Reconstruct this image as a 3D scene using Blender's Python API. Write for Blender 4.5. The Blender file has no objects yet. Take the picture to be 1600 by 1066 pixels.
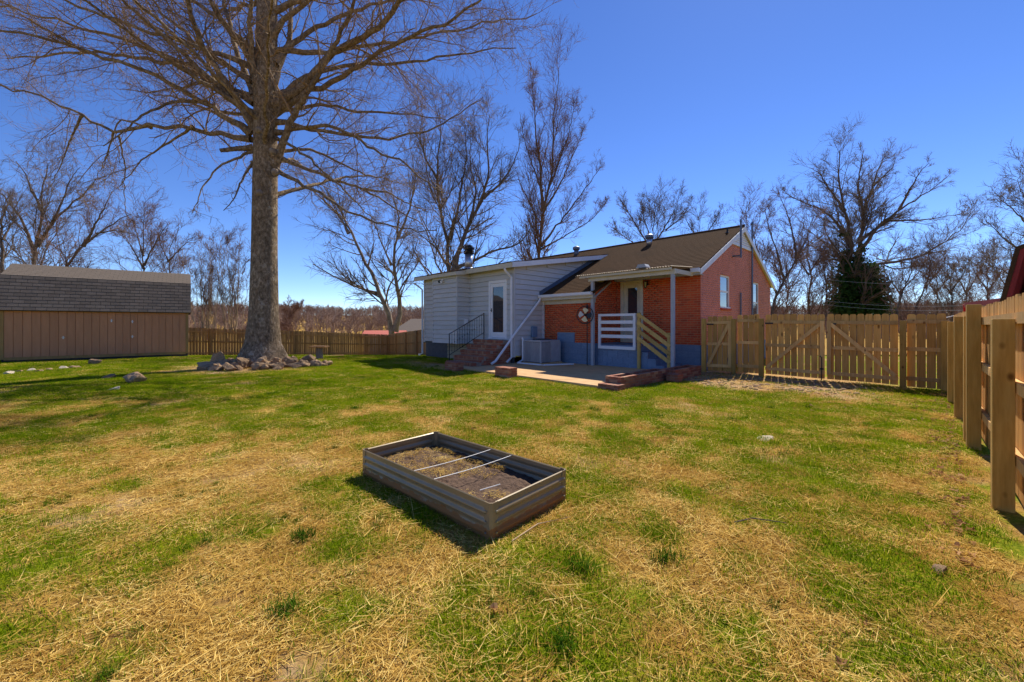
import bpy, math, random
import numpy as np
from mathutils import Vector, Matrix

# ------------------------------------------------------------------ camera, sky, sun, exposure
scene = bpy.context.scene
col = scene.collection
FPX, HZ, EYE = 630.0, 507.0, 1.5            # focal length in photo pixels, horizon row, eye height
cam_d = bpy.data.cameras.new("camera")
cam = bpy.data.objects.new("camera", cam_d); col.objects.link(cam)
cam.location = (0, 0, EYE); cam.rotation_euler = (math.radians(90), 0, 0)
cam_d.sensor_width = 36.0; cam_d.lens = 36.0 * FPX / 1600.0
cam_d.shift_y = -(533 - HZ) / 1600.0
cam_d.clip_start = 0.05; cam_d.clip_end = 3000
scene.camera = cam

SUN_AZ, SUN_EL = math.radians(33), math.radians(47)     # azimuth measured from +Y towards +X
world = bpy.data.worlds.new("World"); scene.world = world; world.use_nodes = True
wn = world.node_tree; bg = wn.nodes["Background"]
sky = wn.nodes.new("ShaderNodeTexSky"); sky.sky_type = 'NISHITA'; sky.sun_disc = False
sky.sun_elevation = SUN_EL; sky.sun_rotation = SUN_AZ
sky.altitude = 1200; sky.air_density = 0.78; sky.dust_density = 0.05; sky.ozone_density = 4.0
hs = wn.nodes.new("ShaderNodeHueSaturation"); hs.inputs["Saturation"].default_value = 1.17; hs.inputs["Hue"].default_value = 0.512; hs.inputs["Value"].default_value = 0.74
wn.links.new(sky.outputs[0], hs.inputs["Color"]); wn.links.new(hs.outputs[0], bg.inputs[0]); bg.inputs[1].default_value = 0.124
sun_d = bpy.data.lights.new("sun", 'SUN'); sun_d.energy = 3.4; sun_d.angle = math.radians(0.53); sun_d.color = (1.0, 0.93, 0.80)
sun = bpy.data.objects.new("sun", sun_d); col.objects.link(sun)
SV = Vector((math.sin(SUN_AZ) * math.cos(SUN_EL), math.cos(SUN_AZ) * math.cos(SUN_EL), math.sin(SUN_EL)))
sun.rotation_euler = (-SV).to_track_quat('-Z', 'Y').to_euler(); sun.location = (20, 30, 40)
vs = scene.view_settings
vs.view_transform = 'Standard'; vs.look = 'None'; vs.exposure = 1.05; vs.gamma = 1.0; vs.use_curve_mapping = False
scene.cycles.max_bounces = 7; scene.cycles.diffuse_bounces = 5; scene.cycles.sample_clamp_indirect = 4.0; scene.cycles.sample_clamp_direct = 12.0

random.seed(7)
R = random.Random(11)

# ------------------------------------------------------------------ small tools
def W(px, py, z):
    return Vector(((px - 800) / FPX * z, z, EYE + (HZ - py) / FPX * z))

def sstep(a, b, x):
    t = np.clip((x - a) / (b - a), 0, 1); return t * t * (3 - 2 * t)

def _hash(ix, iy, seed):
    n = (ix.astype(np.int64) * 374761393 + iy.astype(np.int64) * 668265263 + seed * 974711) & 0xffffffff
    n = ((n ^ (n >> 13)) * 1274126177) & 0xffffffff
    return ((n ^ (n >> 16)) & 0xffff) / 65535.0

def vnoise(x, y, seed):
    ix = np.floor(x); iy = np.floor(y); fx = x - ix; fy = y - iy
    fx = fx * fx * (3 - 2 * fx); fy = fy * fy * (3 - 2 * fy)
    a = _hash(ix, iy, seed); b = _hash(ix + 1, iy, seed); c = _hash(ix, iy + 1, seed); d = _hash(ix + 1, iy + 1, seed)
    return (a * (1 - fx) + b * fx) * (1 - fy) + (c * (1 - fx) + d * fx) * fy

def fbm(x, y, freq, octs, seed):
    s = 0; a = 0.5; t = 0
    for i in range(octs):
        s = s + a * vnoise(x * freq, y * freq, seed + i); t += a; a *= 0.55; freq *= 2.03
    return s / t

def ground_h(x, y):
    x = np.asarray(x, float); y = np.asarray(y, float)
    k = np.maximum(0, np.sqrt((y - 18.5) ** 2 + 0.6) * 0.5 + (y - 18.5) * 0.5)
    drop = -0.072 * np.minimum(k, 34) - 0.012 * np.clip(k - 34, 0, 90)
    r = np.sqrt(x * x + y * y)
    hill = 13.0 * sstep(140, 400, r) + 2.0 * (fbm(x, y, 0.008, 3, 5) - 0.5) * sstep(100, 250, r)
    und = 0.07 * (fbm(x, y, 0.45, 2, 3) - 0.5) * sstep(0.2, 2.5, r)
    dip = -0.07 * sstep(7.5, 10.5, x) * sstep(14, 9, y)
    return drop + hill + und + dip
def gh(x, y): return float(ground_h(np.array([x]), np.array([y]))[0])

class MB:
    def __init__(self): self.v = []; self.f = []
    def add(self, vs, fs):
        o = len(self.v); self.v += [tuple(p) for p in vs]; self.f += [tuple(i + o for i in f) for f in fs]; return self
    def box(self, c, s, m=None):
        x, y, z = s[0] / 2, s[1] / 2, s[2] / 2
        p = [Vector((a, b, d)) for a in (-x, x) for b in (-y, y) for d in (-z, z)]
        if m is not None: p = [m @ q for q in p]
        c = Vector(c)
        return self.add([q + c for q in p], [(0, 1, 3, 2), (4, 6, 7, 5), (0, 4, 5, 1), (2, 3, 7, 6), (0, 2, 6, 4), (1, 5, 7, 3)])
    def bb(self, x0, x1, y0, y1, z0, z1):
        return self.box(((x0 + x1) / 2, (y0 + y1) / 2, (z0 + z1) / 2), (abs(x1 - x0), abs(y1 - y0), abs(z1 - z0)))
    def prism(self, poly, axis, a, b):
        # poly: 2D list; axis 'x': (y,z) 'y': (x,z) 'z': (x,y)
        def mk(p, t):
            return {'x': (t, p[0], p[1]), 'y': (p[0], t, p[1]), 'z': (p[0], p[1], t)}[axis]
        n = len(poly)
        vs = [mk(p, a) for p in poly] + [mk(p, b) for p in poly]
        fs = [tuple(range(n))[::-1], tuple(range(n, 2 * n))] + [(i, (i + 1) % n, (i + 1) % n + n, i + n) for i in range(n)]
        return self.add(vs, fs)
    def beam(self, p, q, w, h, up=(0, 0, 1)):
        p = Vector(p); q = Vector(q); d = (q - p); L = d.length; d.normalize()
        u = Vector(up); sx = d.cross(u).normalized(); uz = sx.cross(d).normalized()
        m = Matrix((sx, d, uz)).transposed()
        return self.box((p + q) / 2, (w, L, h), m)
    def tube(self, pts, rad, n=8, cap=True):
        pts = [Vector(p) for p in pts]
        if not isinstance(rad, (list, tuple)): rad = [rad] * len(pts)
        vs = []; fs = []
        for i, p in enumerate(pts):
            t = (pts[min(i + 1, len(pts) - 1)] - pts[max(i - 1, 0)]).normalized()
            a = Vector((1, 0, 0)) if abs(t.x) < 0.8 else Vector((0, 1, 0))
            u = t.cross(a).normalized(); w = t.cross(u)
            for k in range(n):
                an = 2 * math.pi * k / n
                vs.append(p + (u * math.cos(an) + w * math.sin(an)) * rad[i])
        for i in range(len(pts) - 1):
            for k in range(n):
                fs.append((i * n + k, i * n + (k + 1) % n, (i + 1) * n + (k + 1) % n, (i + 1) * n + k))
        if cap:
            fs.append(tuple(range(n))[::-1]); o = (len(pts) - 1) * n; fs.append(tuple(range(o, o + n)))
        return self.add(vs, fs)
    def mesh(self, name, mat=None, smooth=False):
        me = bpy.data.meshes.new(name); me.from_pydata(self.v, [], self.f); me.update()
        if mat: me.materials.append(mat)
        if smooth: me.polygons.foreach_set("use_smooth", [True] * len(me.polygons))
        fix_normals(me)
        return me
    def build(self, name, mat, parent=None, smooth=False, bevel=0, **tags):
        return link(name, self.mesh(name, mat, smooth), parent, bevel, **tags)

import bmesh
def fix_normals(me):
    bm = bmesh.new(); bm.from_mesh(me); bmesh.ops.recalc_face_normals(bm, faces=bm.faces); bm.to_mesh(me); bm.free()

def link(name, me, parent=None, bevel=0, **tags):
    o = bpy.data.objects.new(name, me); col.objects.link(o)
    if parent: o.parent = parent
    if bevel:
        b = o.modifiers.new("bevel", 'BEVEL'); b.width = bevel; b.segments = 2; b.limit_method = 'ANGLE'
    for k, v in tags.items(): o[k] = v
    return o

def thing(name, label, cat, loc=(0, 0, 0), rz=0.0, group=None):
    o = bpy.data.objects.new(name, None); col.objects.link(o)
    o.empty_display_size = 0.2; o.location = loc; o.rotation_euler = (0, 0, rz)
    o["label"] = label; o["category"] = cat
    if group: o["group"] = group
    return o

def tag(o, label, cat, group=None):
    o["label"] = label; o["category"] = cat
    if group: o["group"] = group
    return o

# ------------------------------------------------------------------ materials
def newmat(name):
    m = bpy.data.materials.new(name); m.use_nodes = True
    nt = m.node_tree; return m, nt, nt.nodes["Principled BSDF"]
def N(nt, typ, **kw):
    n = nt.nodes.new(typ)
    for k, v in kw.items(): setattr(n, k, v)
    return n
def ramp(nt, fac, stops):
    r = nt.nodes.new("ShaderNodeValToRGB")
    e = r.color_ramp.elements
    while len(e) < len(stops): e.new(0.5)
    for q, (p, c) in zip(e, stops): q.position = p; q.color = (*c, 1)
    nt.links.new(fac, r.inputs[0]); return r.outputs[0]
def noise(nt, scale, detail=4, rough=0.6, stretch=None, coord='Object', loc=None):
    tc = N(nt, "ShaderNodeTexCoord"); mp = N(nt, "ShaderNodeMapping")
    if stretch: mp.inputs["Scale"].default_value = stretch
    nt.links.new(tc.outputs[coord], mp.inputs[0])
    n = N(nt, "ShaderNodeTexNoise"); n.inputs["Scale"].default_value = scale
    n.inputs["Detail"].default_value = detail; n.inputs["Roughness"].default_value = rough
    if loc is not None:
        ad = N(nt, "ShaderNodeVectorMath", operation='ADD'); nt.links.new(mp.outputs[0], ad.inputs[0]); nt.links.new(loc, ad.inputs[1])
        nt.links.new(ad.outputs[0], n.inputs["Vector"])
    else: nt.links.new(mp.outputs[0], n.inputs["Vector"])
    return n.outputs["Fac"]
def mixc(nt, fac, a, b, mode='MIX'):
    m = N(nt, "ShaderNodeMix", data_type='RGBA', blend_type=mode)
    for sock, val in ((m.inputs[0], fac), (m.inputs[6], a), (m.inputs[7], b)):
        if hasattr(val, "is_linked") or hasattr(val, "links"): nt.links.new(val, sock)
        elif isinstance(val, (int, float)): sock.default_value = val
        else: sock.default_value = (*val, 1)
    return m.outputs[2]
def rnd(nt):
    return N(nt, "ShaderNodeObjectInfo").outputs["Random"]
def rnd_vec(nt):
    r = rnd(nt); m = N(nt, "ShaderNodeMath", operation='MULTIPLY'); m.inputs[1].default_value = 57.0
    nt.links.new(r, m.inputs[0]); c = N(nt, "ShaderNodeCombineXYZ")
    for i in range(3): nt.links.new(m.outputs[0], c.inputs[i])
    return c.outputs[0]
def bump(nt, bsdf, h, strength=0.3, dist=0.02):
    b = N(nt, "ShaderNodeBump"); b.inputs["Strength"].default_value = strength; b.inputs["Distance"].default_value = dist
    nt.links.new(h, b.inputs["Height"]); nt.links.new(b.outputs[0], bsdf.inputs["Normal"])

def pmat(name, c1, c2, scale=6.0, rough=0.75, stretch=None, bmp=0.2, dist=0.01, perobj=0.0, metal=0.0, spec=0.3, dirt=None, detail=5):
    m, nt, b = newmat(name)
    loc = rnd_vec(nt) if perobj else None
    f = noise(nt, scale, detail, 0.65, stretch, loc=loc)
    c = ramp(nt, f, [(0.3, c1), (0.7, c2)])
    if dirt:
        f2 = noise(nt, dirt[1], 5, 0.7)
        c = mixc(nt, ramp(nt, f2, [(dirt[2], (0, 0, 0)), (dirt[2] + 0.15, (1, 1, 1))]), c, dirt[0])
    if perobj:
        r = rnd(nt); mr = N(nt, "ShaderNodeMapRange"); mr.inputs[3].default_value = 1 - perobj; mr.inputs[4].default_value = 1 + perobj
        nt.links.new(r, mr.inputs[0])
        cc = N(nt, "ShaderNodeCombineColor")
        for i in range(3): nt.links.new(mr.outputs[0], cc.inputs[i])
        c = mixc(nt, 1.0, c, cc.outputs[0], 'MULTIPLY')
    nt.links.new(c, b.inputs["Base Color"])
    b.inputs["Roughness"].default_value = rough; b.inputs["Metallic"].default_value = metal
    b.inputs["Specular IOR Level"].default_value = spec
    if bmp: bump(nt, b, f, bmp, dist)
    return m

def brick_mat(name, cols, joined):
    m, nt, b = newmat(name)
    if joined:
        a = N(nt, "ShaderNodeAttribute"); a.attribute_name = "bv"; r = a.outputs["Fac"]
    else: r = rnd(nt)
    c = ramp(nt, r, [(i / (len(cols) - 1), q) for i, q in enumerate(cols)])
    f = noise(nt, 28, 4, 0.7); g = noise(nt, 2.2, 4, 0.6)
    c = mixc(nt, 0.45, c, ramp(nt, f, [(0.3, (0.45, 0.45, 0.45)), (0.7, (1.15, 1.15, 1.15))]), 'MULTIPLY')
    c = mixc(nt, 0.35, c, ramp(nt, g, [(0.35, (0.6, 0.6, 0.6)), (0.65, (1.1, 1.1, 1.1))]), 'MULTIPLY')
    nt.links.new(c, b.inputs["Base Color"]); b.inputs["Roughness"].default_value = 0.85
    bump(nt, b, f, 0.25, 0.004)
    return m

M = {}
RED = [(0.54, 0.062, 0.014), (0.70, 0.095, 0.02), (0.61, 0.075, 0.016), (0.74, 0.13, 0.032), (0.42, 0.045, 0.012)]
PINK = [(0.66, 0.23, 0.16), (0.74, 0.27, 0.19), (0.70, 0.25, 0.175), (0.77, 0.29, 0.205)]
OLD = [(0.30, 0.09, 0.045), (0.44, 0.17, 0.09), (0.38, 0.12, 0.06), (0.26, 0.09, 0.055), (0.50, 0.26, 0.14)]
M['brick'] = brick_mat('red_brick', RED, False); M['brickj'] = brick_mat('red_brick_field', RED, True)
M['pinkj'] = brick_mat('pink_brick', PINK, True)  # gable wall brick, paler and pinker than the red of the back wall
M['oldbrick'] = brick_mat('weathered_brick', OLD, False)
M['mortar'] = pmat('mortar', (0.45, 0.22, 0.105), (0.56, 0.31, 0.165), 30, 0.9)
M['pinkmortar'] = pmat('pink_mortar', (0.76, 0.31, 0.23), (0.84, 0.37, 0.28), 20, 0.9)  # gable wall joints, slightly lighter than the pink brick
M['oldmortar'] = pmat('old_mortar', (0.22, 0.16, 0.12), (0.40, 0.31, 0.24), 25, 0.95)
M['blue'] = pmat('blue_block_paint', (0.125, 0.180, 0.265), (0.19, 0.26, 0.36), 5, 0.7, perobj=0.07, dirt=((0.12, 0.13, 0.15), 3.0, 0.62))
M['bluej'] = pmat('blue_joint_paint', (0.08, 0.13, 0.22), (0.12, 0.18, 0.29), 9, 0.8)
M['siding'] = pmat('vinyl_siding', (0.49, 0.485, 0.47), (0.57, 0.565, 0.55), 1.2, 0.5, perobj=0.03, bmp=0.04, dirt=((0.41, 0.395, 0.37), 1.5, 0.60))
M['skirt'] = pmat('tan_skirt_siding', (0.30, 0.26, 0.17), (0.38, 0.33, 0.22), 3, 0.6)
M['trim'] = pmat('white_trim', (0.68, 0.68, 0.70), (0.78, 0.78, 0.79), 3, 0.45, bmp=0.03)
M['dooorpaint'] = pmat('white_door_paint', (0.74, 0.74, 0.75), (0.80, 0.80, 0.80), 2, 0.4, bmp=0.02)
M['cream'] = pmat('cream_trim', (0.52, 0.47, 0.36), (0.62, 0.57, 0.45), 4, 0.55, bmp=0.05)
M['greypost'] = pmat('grey_painted_post', (0.33, 0.35, 0.38), (0.42, 0.44, 0.47), 5, 0.6, bmp=0.1)
M['roof'] = pmat('brown_asphalt_roof', (0.054, 0.030, 0.0165), (0.098, 0.058, 0.033), 34, 1.0, stretch=(0.6, 2.0, 2.0), bmp=0.5, spec=0.03, dirt=((0.060, 0.036, 0.021), 0.7, 0.5))
M['shingle'] = pmat('grey_shingle', (0.120, 0.094, 0.074), (0.185, 0.148, 0.118), 40, 0.95, perobj=0.16, bmp=0.5)
M['shingle_edge'] = pmat('shingle_underlay', (0.03, 0.027, 0.025), (0.06, 0.05, 0.045), 20, 0.95)
M['shedwall'] = pmat('taupe_panel', (0.47, 0.215, 0.105), (0.55, 0.26, 0.13), 3, 0.8, stretch=(3, 3, 0.5), perobj=0.06, bmp=0.15)
M['shedtrim'] = pmat('ochre_wood_trim', (0.30, 0.17, 0.055), (0.42, 0.25, 0.09), 6, 0.8, stretch=(1, 1, 0.3), bmp=0.2)
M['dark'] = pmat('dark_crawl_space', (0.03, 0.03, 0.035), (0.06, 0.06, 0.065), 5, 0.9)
M['darkpanel'] = pmat('dark_foundation_panel', (0.075, 0.075, 0.08), (0.11, 0.11, 0.115), 6, 0.8)
M['black'] = pmat('black_iron', (0.012, 0.012, 0.014), (0.025, 0.025, 0.027), 20, 0.45, bmp=0.1)
M['galv'] = pmat('galvanised_metal', (0.42, 0.43, 0.45), (0.58, 0.59, 0.61), 14, 0.38, metal=0.9, bmp=0.05)
M['ventmetal'] = pmat('dark_vent_metal', (0.10, 0.13, 0.18), (0.17, 0.20, 0.26), 10, 0.5, metal=0.5, bmp=0.1)
M['acmetal'] = pmat('ac_cabinet_grey', (0.33, 0.32, 0.33), (0.42, 0.41, 0.42), 5, 0.5, bmp=0.05, perobj=0.05)
M['acdark'] = pmat('ac_coil', (0.035, 0.035, 0.04), (0.07, 0.07, 0.08), 60, 0.7)
M['concrete'] = pmat('tan_concrete', (0.52, 0.31, 0.14), (0.64, 0.41, 0.20), 3.5, 0.9, bmp=0.25, dirt=((0.42, 0.25, 0.115), 1.2, 0.56), detail=8)
M['soil'] = pmat('garden_soil', (0.06, 0.036, 0.024), (0.16, 0.10, 0.065), 26, 1.0, bmp=0.9, dist=0.03, detail=8)
M['bedmetal'] = pmat('grey_bed_metal', (0.20, 0.195, 0.185), (0.26, 0.25, 0.235), 3, 0.36, metal=0.55, bmp=0.03, spec=0.5)
M['rock'] = pmat('field_stone', (0.20, 0.125, 0.068), (0.43, 0.285, 0.165), 7, 0.95, perobj=0.3, bmp=0.7, dist=0.04, detail=9)
M['pale_rock'] = pmat('pale_stone', (0.44, 0.36, 0.25), (0.58, 0.49, 0.36), 6, 0.9, bmp=0.4)
M['rust'] = pmat('rust_red_metal', (0.30, 0.05, 0.03), (0.42, 0.08, 0.045), 6, 0.6, bmp=0.1)
M['barnred'] = pmat('barn_red_paint', (0.20, 0.020, 0.022), (0.28, 0.032, 0.03), 5, 0.7, stretch=(4, 4, 0.5), bmp=0.2)
M['fascia_pink'] = pmat('faded_red_fascia', (0.42, 0.13, 0.13), (0.52, 0.18, 0.17), 4, 0.6)
M['brightred'] = pmat('bright_red_panel', (0.60, 0.02, 0.02), (0.68, 0.03, 0.03), 4, 0.5)
M['farroof'] = pmat('far_brown_roof', (0.14, 0.11, 0.09), (0.19, 0.15, 0.12), 6, 0.9)
M['farredroof'] = pmat('far_red_roof', (0.50, 0.13, 0.09), (0.58, 0.17, 0.12), 3, 0.7)
M['farwall'] = pmat('far_pale_wall', (0.45, 0.44, 0.42), (0.52, 0.51, 0.48), 2, 0.8)
M['blade_cream'] = pmat('cream_blade_paint', (0.62, 0.52, 0.30), (0.70, 0.60, 0.36), 8, 0.5)
M['blade_grey'] = pmat('pale_grey_blade', (0.50, 0.50, 0.48), (0.58, 0.58, 0.56), 8, 0.5)
M['wire'] = pmat('grey_wire', (0.25, 0.27, 0.28), (0.32, 0.34, 0.35), 8, 0.6)
M['whiterod'] = pmat('white_rod', (0.62, 0.60, 0.56), (0.74, 0.72, 0.68), 30, 0.5)
M['louver'] = pmat('pale_louver', (0.58, 0.57, 0.62), (0.66, 0.65, 0.70), 8, 0.6)
M['ivy'] = None

def wood_mat(name, a, bcol, c, grain=9.0, rough=0.8, knots=True):
    m, nt, b = newmat(name)
    loc = rnd_vec(nt)
    f = noise(nt, grain, 6, 0.65, (3.2, 3.2, 0.35), loc=loc)
    g = noise(nt, 1.3, 3, 0.5, loc=loc)
    cc = ramp(nt, f, [(0.25, a), (0.5, bcol), (0.75, c)])
    cc = mixc(nt, 0.5, cc, ramp(nt, g, [(0.3, (0.72, 0.72, 0.72)), (0.7, (1.12, 1.1, 1.06))]), 'MULTIPLY')
    if knots:
        tc = N(nt, "ShaderNodeTexCoord"); ad = N(nt, "ShaderNodeVectorMath", operation='ADD')
        mp = N(nt, "ShaderNodeMapping"); mp.inputs["Scale"].default_value = (1, 1, 0.62)
        nt.links.new(tc.outputs["Object"], mp.inputs[0]); nt.links.new(mp.outputs[0], ad.inputs[0]); nt.links.new(loc, ad.inputs[1])
        v = N(nt, "ShaderNodeTexVoronoi"); v.inputs["Scale"].default_value = 5.5
        nt.links.new(ad.outputs[0], v.inputs["Vector"])
        k = ramp(nt, v.outputs["Distance"], [(0.07, (1, 1, 1)), (0.16, (0, 0, 0))])
        cc = mixc(nt, k, cc, (a[0] * 0.4, a[1] * 0.33, a[2] * 0.3))
    r = rnd(nt); mr = N(nt, "ShaderNodeMapRange"); mr.inputs[3].default_value = 0.70; mr.inputs[4].default_value = 1.16
    nt.links.new(r, mr.inputs[0]); co = N(nt, "ShaderNodeCombineColor")
    for i in range(3): nt.links.new(mr.outputs[0], co.inputs[i])
    cc = mixc(nt, 1.0, cc, co.outputs[0], 'MULTIPLY')
    nt.links.new(cc, b.inputs["Base Color"]); b.inputs["Roughness"].default_value = rough; b.inputs["Specular IOR Level"].default_value = 0.2
    bump(nt, b, f, 0.3, 0.004)
    return m
M['picket'] = wood_mat('pine_picket', (0.52, 0.245, 0.055), (0.68, 0.36, 0.095), (0.79, 0.46, 0.14))
M['post'] = wood_mat('treated_post', (0.42, 0.235, 0.05), (0.56, 0.33, 0.08), (0.66, 0.42, 0.12), 7)
M['rail'] = wood_mat('pine_rail', (0.58, 0.31, 0.10), (0.73, 0.43, 0.15), (0.82, 0.53, 0.21), 8)
M['oldpicket'] = wood_mat('brown_fence_picket', (0.34, 0.165, 0.055), (0.46, 0.24, 0.09), (0.55, 0.31, 0.13))
M['newwood'] = wood_mat('yellow_new_lumber', (0.46, 0.29, 0.085), (0.58, 0.38, 0.12), (0.66, 0.46, 0.17), 8)

def glass_mat(name, tint):
    m, nt, b = newmat(name)
    b.inputs["Base Color"].default_value = (*tint, 1); b.inputs["Roughness"].default_value = 0.03
    b.inputs["Specular IOR Level"].default_value = 0.9; b.inputs["Coat Weight"].default_value = 0.6; b.inputs["Coat Roughness"].default_value = 0.02
    return m
M['glass'] = glass_mat('window_glass', (0.03, 0.035, 0.045))

def bark_mat(name, a, b_, c, scale=9, stretch=(1, 1, 0.28), moss=None):
    m, nt, b = newmat(name)
    f = noise(nt, scale, 8, 0.7, stretch); g = noise(nt, 1.6, 5, 0.65)
    cc = ramp(nt, f, [(0.3, a), (0.5, b_), (0.72, c)])
    cc = mixc(nt, 0.7, cc, ramp(nt, g, [(0.35, (0.55, 0.55, 0.55)), (0.65, (1.15, 1.13, 1.1))]), 'MULTIPLY')
    if moss:
        tc = noise(nt, 3.2, 6, 0.75)
        cc = mixc(nt, ramp(nt, tc, [(0.58, (0, 0, 0)), (0.66, (1, 1, 1))]), cc, moss)
    nt.links.new(cc, b.inputs["Base Color"]); b.inputs["Roughness"].default_value = 0.95; b.inputs["Specular IOR Level"].default_value = 0.15
    bump(nt, b, f, 0.9, 0.05)
    return m
M['oakbark'] = bark_mat('oak_bark', (0.055, 0.039, 0.026), (0.24, 0.172, 0.108), (0.52, 0.405, 0.275), 13, (1, 1, .55), moss=(0.36, 0.31, 0.245))
M['oaktwig'] = pmat('oak_twig', (0.18, 0.115, 0.065), (0.34, 0.22, 0.12), 3, 0.9, bmp=0)
M['bark'] = bark_mat('grey_bark', (0.09, 0.065, 0.05), (0.16, 0.12, 0.095), (0.24, 0.19, 0.15), 7)
M['twig'] = pmat('grey_twig', (0.12, 0.085, 0.06), (0.21, 0.15, 0.105), 2, 0.9, bmp=0)
M['redtwig'] = pmat('reddish_twig', (0.17, 0.090, 0.066), (0.25, 0.145, 0.10), 1, 0.9, bmp=0)
M['palebark'] = bark_mat('pale_bark', (0.16, 0.125, 0.095), (0.28, 0.22, 0.17), (0.40, 0.33, 0.26), 6)
M['shrubstem'] = pmat('tan_shrub_stem', (0.42, 0.28, 0.15), (0.56, 0.40, 0.24), 3, 0.9, bmp=0)
M['farwood'] = pmat('far_bare_wood', (0.20, 0.13, 0.10), (0.32, 0.21, 0.155), 0.08, 1.0, bmp=0)

def leafy(name, c1, c2, trans=0.45, c3=None):
    m = bpy.data.materials.new(name); m.use_nodes = True; nt = m.node_tree
    nt.nodes.remove(nt.nodes["Principled BSDF"]); out = nt.nodes["Material Output"]
    r = rnd(nt); f = noise(nt, 9, 2, 0.5, coord='Object')
    ad = N(nt, "ShaderNodeMath", operation='ADD'); nt.links.new(r, ad.inputs[0]); nt.links.new(f, ad.inputs[1])
    hf = N(nt, "ShaderNodeMath", operation='MULTIPLY'); hf.inputs[1].default_value = 0.5; nt.links.new(ad.outputs[0], hf.inputs[0])
    stops = [(0.25, c1), (0.75, c2)] if c3 is None else [(0.2, c1), (0.5, c2), (0.8, c3)]
    c = ramp(nt, hf.outputs[0], stops)
    d = N(nt, "ShaderNodeBsdfDiffuse"); t = N(nt, "ShaderNodeBsdfTranslucent"); mx = N(nt, "ShaderNodeMixShader"); mx.inputs[0].default_value = trans
    nt.links.new(c, d.inputs[0]); nt.links.new(c, t.inputs[0]); nt.links.new(d.outputs[0], mx.inputs[1]); nt.links.new(t.outputs[0], mx.inputs[2])
    nt.links.new(mx.outputs[0], out.inputs[0]); return m
M['grass'] = leafy('green_grass', (0.055, 0.135, 0.003), (0.19, 0.28, 0.006), 0.45, (0.42, 0.42, 0.016))
M['tuft'] = leafy('dark_green_tuft', (0.04, 0.10, 0.006), (0.09, 0.18, 0.012), 0.4)
M['straw'] = leafy('dead_straw', (0.31, 0.165, 0.03), (0.60, 0.38, 0.085), 0.3, (0.94, 0.71, 0.25))
M['leaf'] = leafy('dead_leaf', (0.30, 0.15, 0.06), (0.48, 0.27, 0.12), 0.3, (0.64, 0.44, 0.24))
M['ivy'] = leafy('ivy_leaf', (0.022, 0.055, 0.016), (0.05, 0.105, 0.025), 0.35, (0.10, 0.15, 0.03))

# ------------------------------------------------------------------ layout frames (metres, from the photo's ground contact lines)
d1 = Vector((-0.692, 0.722, 0)); d2 = Vector((0.722, 0.692, 0))
K = Vector((6.06, 12.95, 0))                       # back right corner of the brick house
HRZ = math.atan2(d1.y, d1.x)
def H(s, t, h=0.0): return K + d1 * s - d2 * t + Vector((0, 0, h))
def to_st(x, y):
    vx = x - K.x; vy = y - K.y
    return vx * d1.x + vy * d1.y, -(vx * d2.x + vy * d2.y)
SH1 = Vector((-15.5, 19.3, 0)); SH0 = Vector((-19.96, 15.72, 0))
she = (SH0 - SH1).normalized(); SHL = (SH0 - SH1).length
SHRZ = math.atan2(she.y, she.x)
BED_C = Vector((-0.516, 3.766, 0)); BED_RZ = math.radians(-42.3); BL, BW_, BHT = 1.83, 0.91, 0.27
OAK = Vector((-9.25, 14.9, 0))
PATIO = (0.0, 5.72 + 0.15, 0.0, 5.05)               # s range handled below
# patio rectangle corner nearest the lawn, running along d1 and d2
P1 = Vector((2.0, 9.42, 0)); PL, PD = 5.75, 4.4

# ------------------------------------------------------------------ ground sheet
def axis(dense0, dense1, step, far):
    a = list(np.arange(dense0, dense1 + 1e-6, step))
    out = []; p = dense1; st = step
    while p < far: st *= 1.22; p += st; out.append(p)
    inn = []; p = dense0; st = step
    while p > -far: st *= 1.22; p -= st; inn.append(p)
    return np.array(inn[::-1] + a + out)
def inrect(x, y, o, ex, ey, a0, a1, b0, b1):
    u = (x - o.x) * ex.x + (y - o.y) * ex.y; v = (x - o.x) * ey.x + (y - o.y) * ey.y
    return (u > a0) & (u < a1) & (v > b0) & (v < b1)
def dirt_mask(x, y):
    # bare strip before the gates, foot of the oak, along house
    G0 = Vector((6.1, 12.9, 0)); e = Vector((0.721, -0.693, 0)); n = Vector((-0.693, -0.721, 0))
    u = (x - G0.x) * e.x + (y - G0.y) * e.y; v = (x - G0.x) * n.x + (y - G0.y) * n.y
    wob = (fbm(x, y, 0.9, 3, 21) - 0.5) * 1.6
    a = sstep(-2.6, -1.6, u) * sstep(5.2, 3.2, u + wob) * sstep(3.7, 2.6, v + wob * .7) * sstep(-1.5, 0, v)
    dd = np.sqrt((x - OAK.x) ** 2 + (y - OAK.y + 0.6) ** 2)
    b = 0.9 * sstep(2.9, 1.6, dd + wob)
    c = 0.7 * sstep(0.64, 0.76, fbm(x, y, 0.9, 4, 33))
    s, t = to_st(x, y)
    d = 0.8 * sstep(6.5, 5.6, t + wob * 0.5) * sstep(4.2, 5.0, t) * sstep(5.0, 6.0, s) * sstep(11.5, 9, s)
    return np.clip(np.maximum.reduce([a, b, c, d]), 0, 1)
def _patch(x, y):
    return 0.20 * fbm(x, y, 0.45, 3, 43) + 0.50 * fbm(x + 0.3 * y, y, 2.7, 4, 51) + 0.30 * fbm(x, y, 6.5, 2, 57)
_rs = np.random.default_rng(1); _q = np.sort(_patch(_rs.uniform(-15, 10, 40000), _rs.uniform(1, 16, 40000))); _u = np.linspace(0, 1, 40000)
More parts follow.
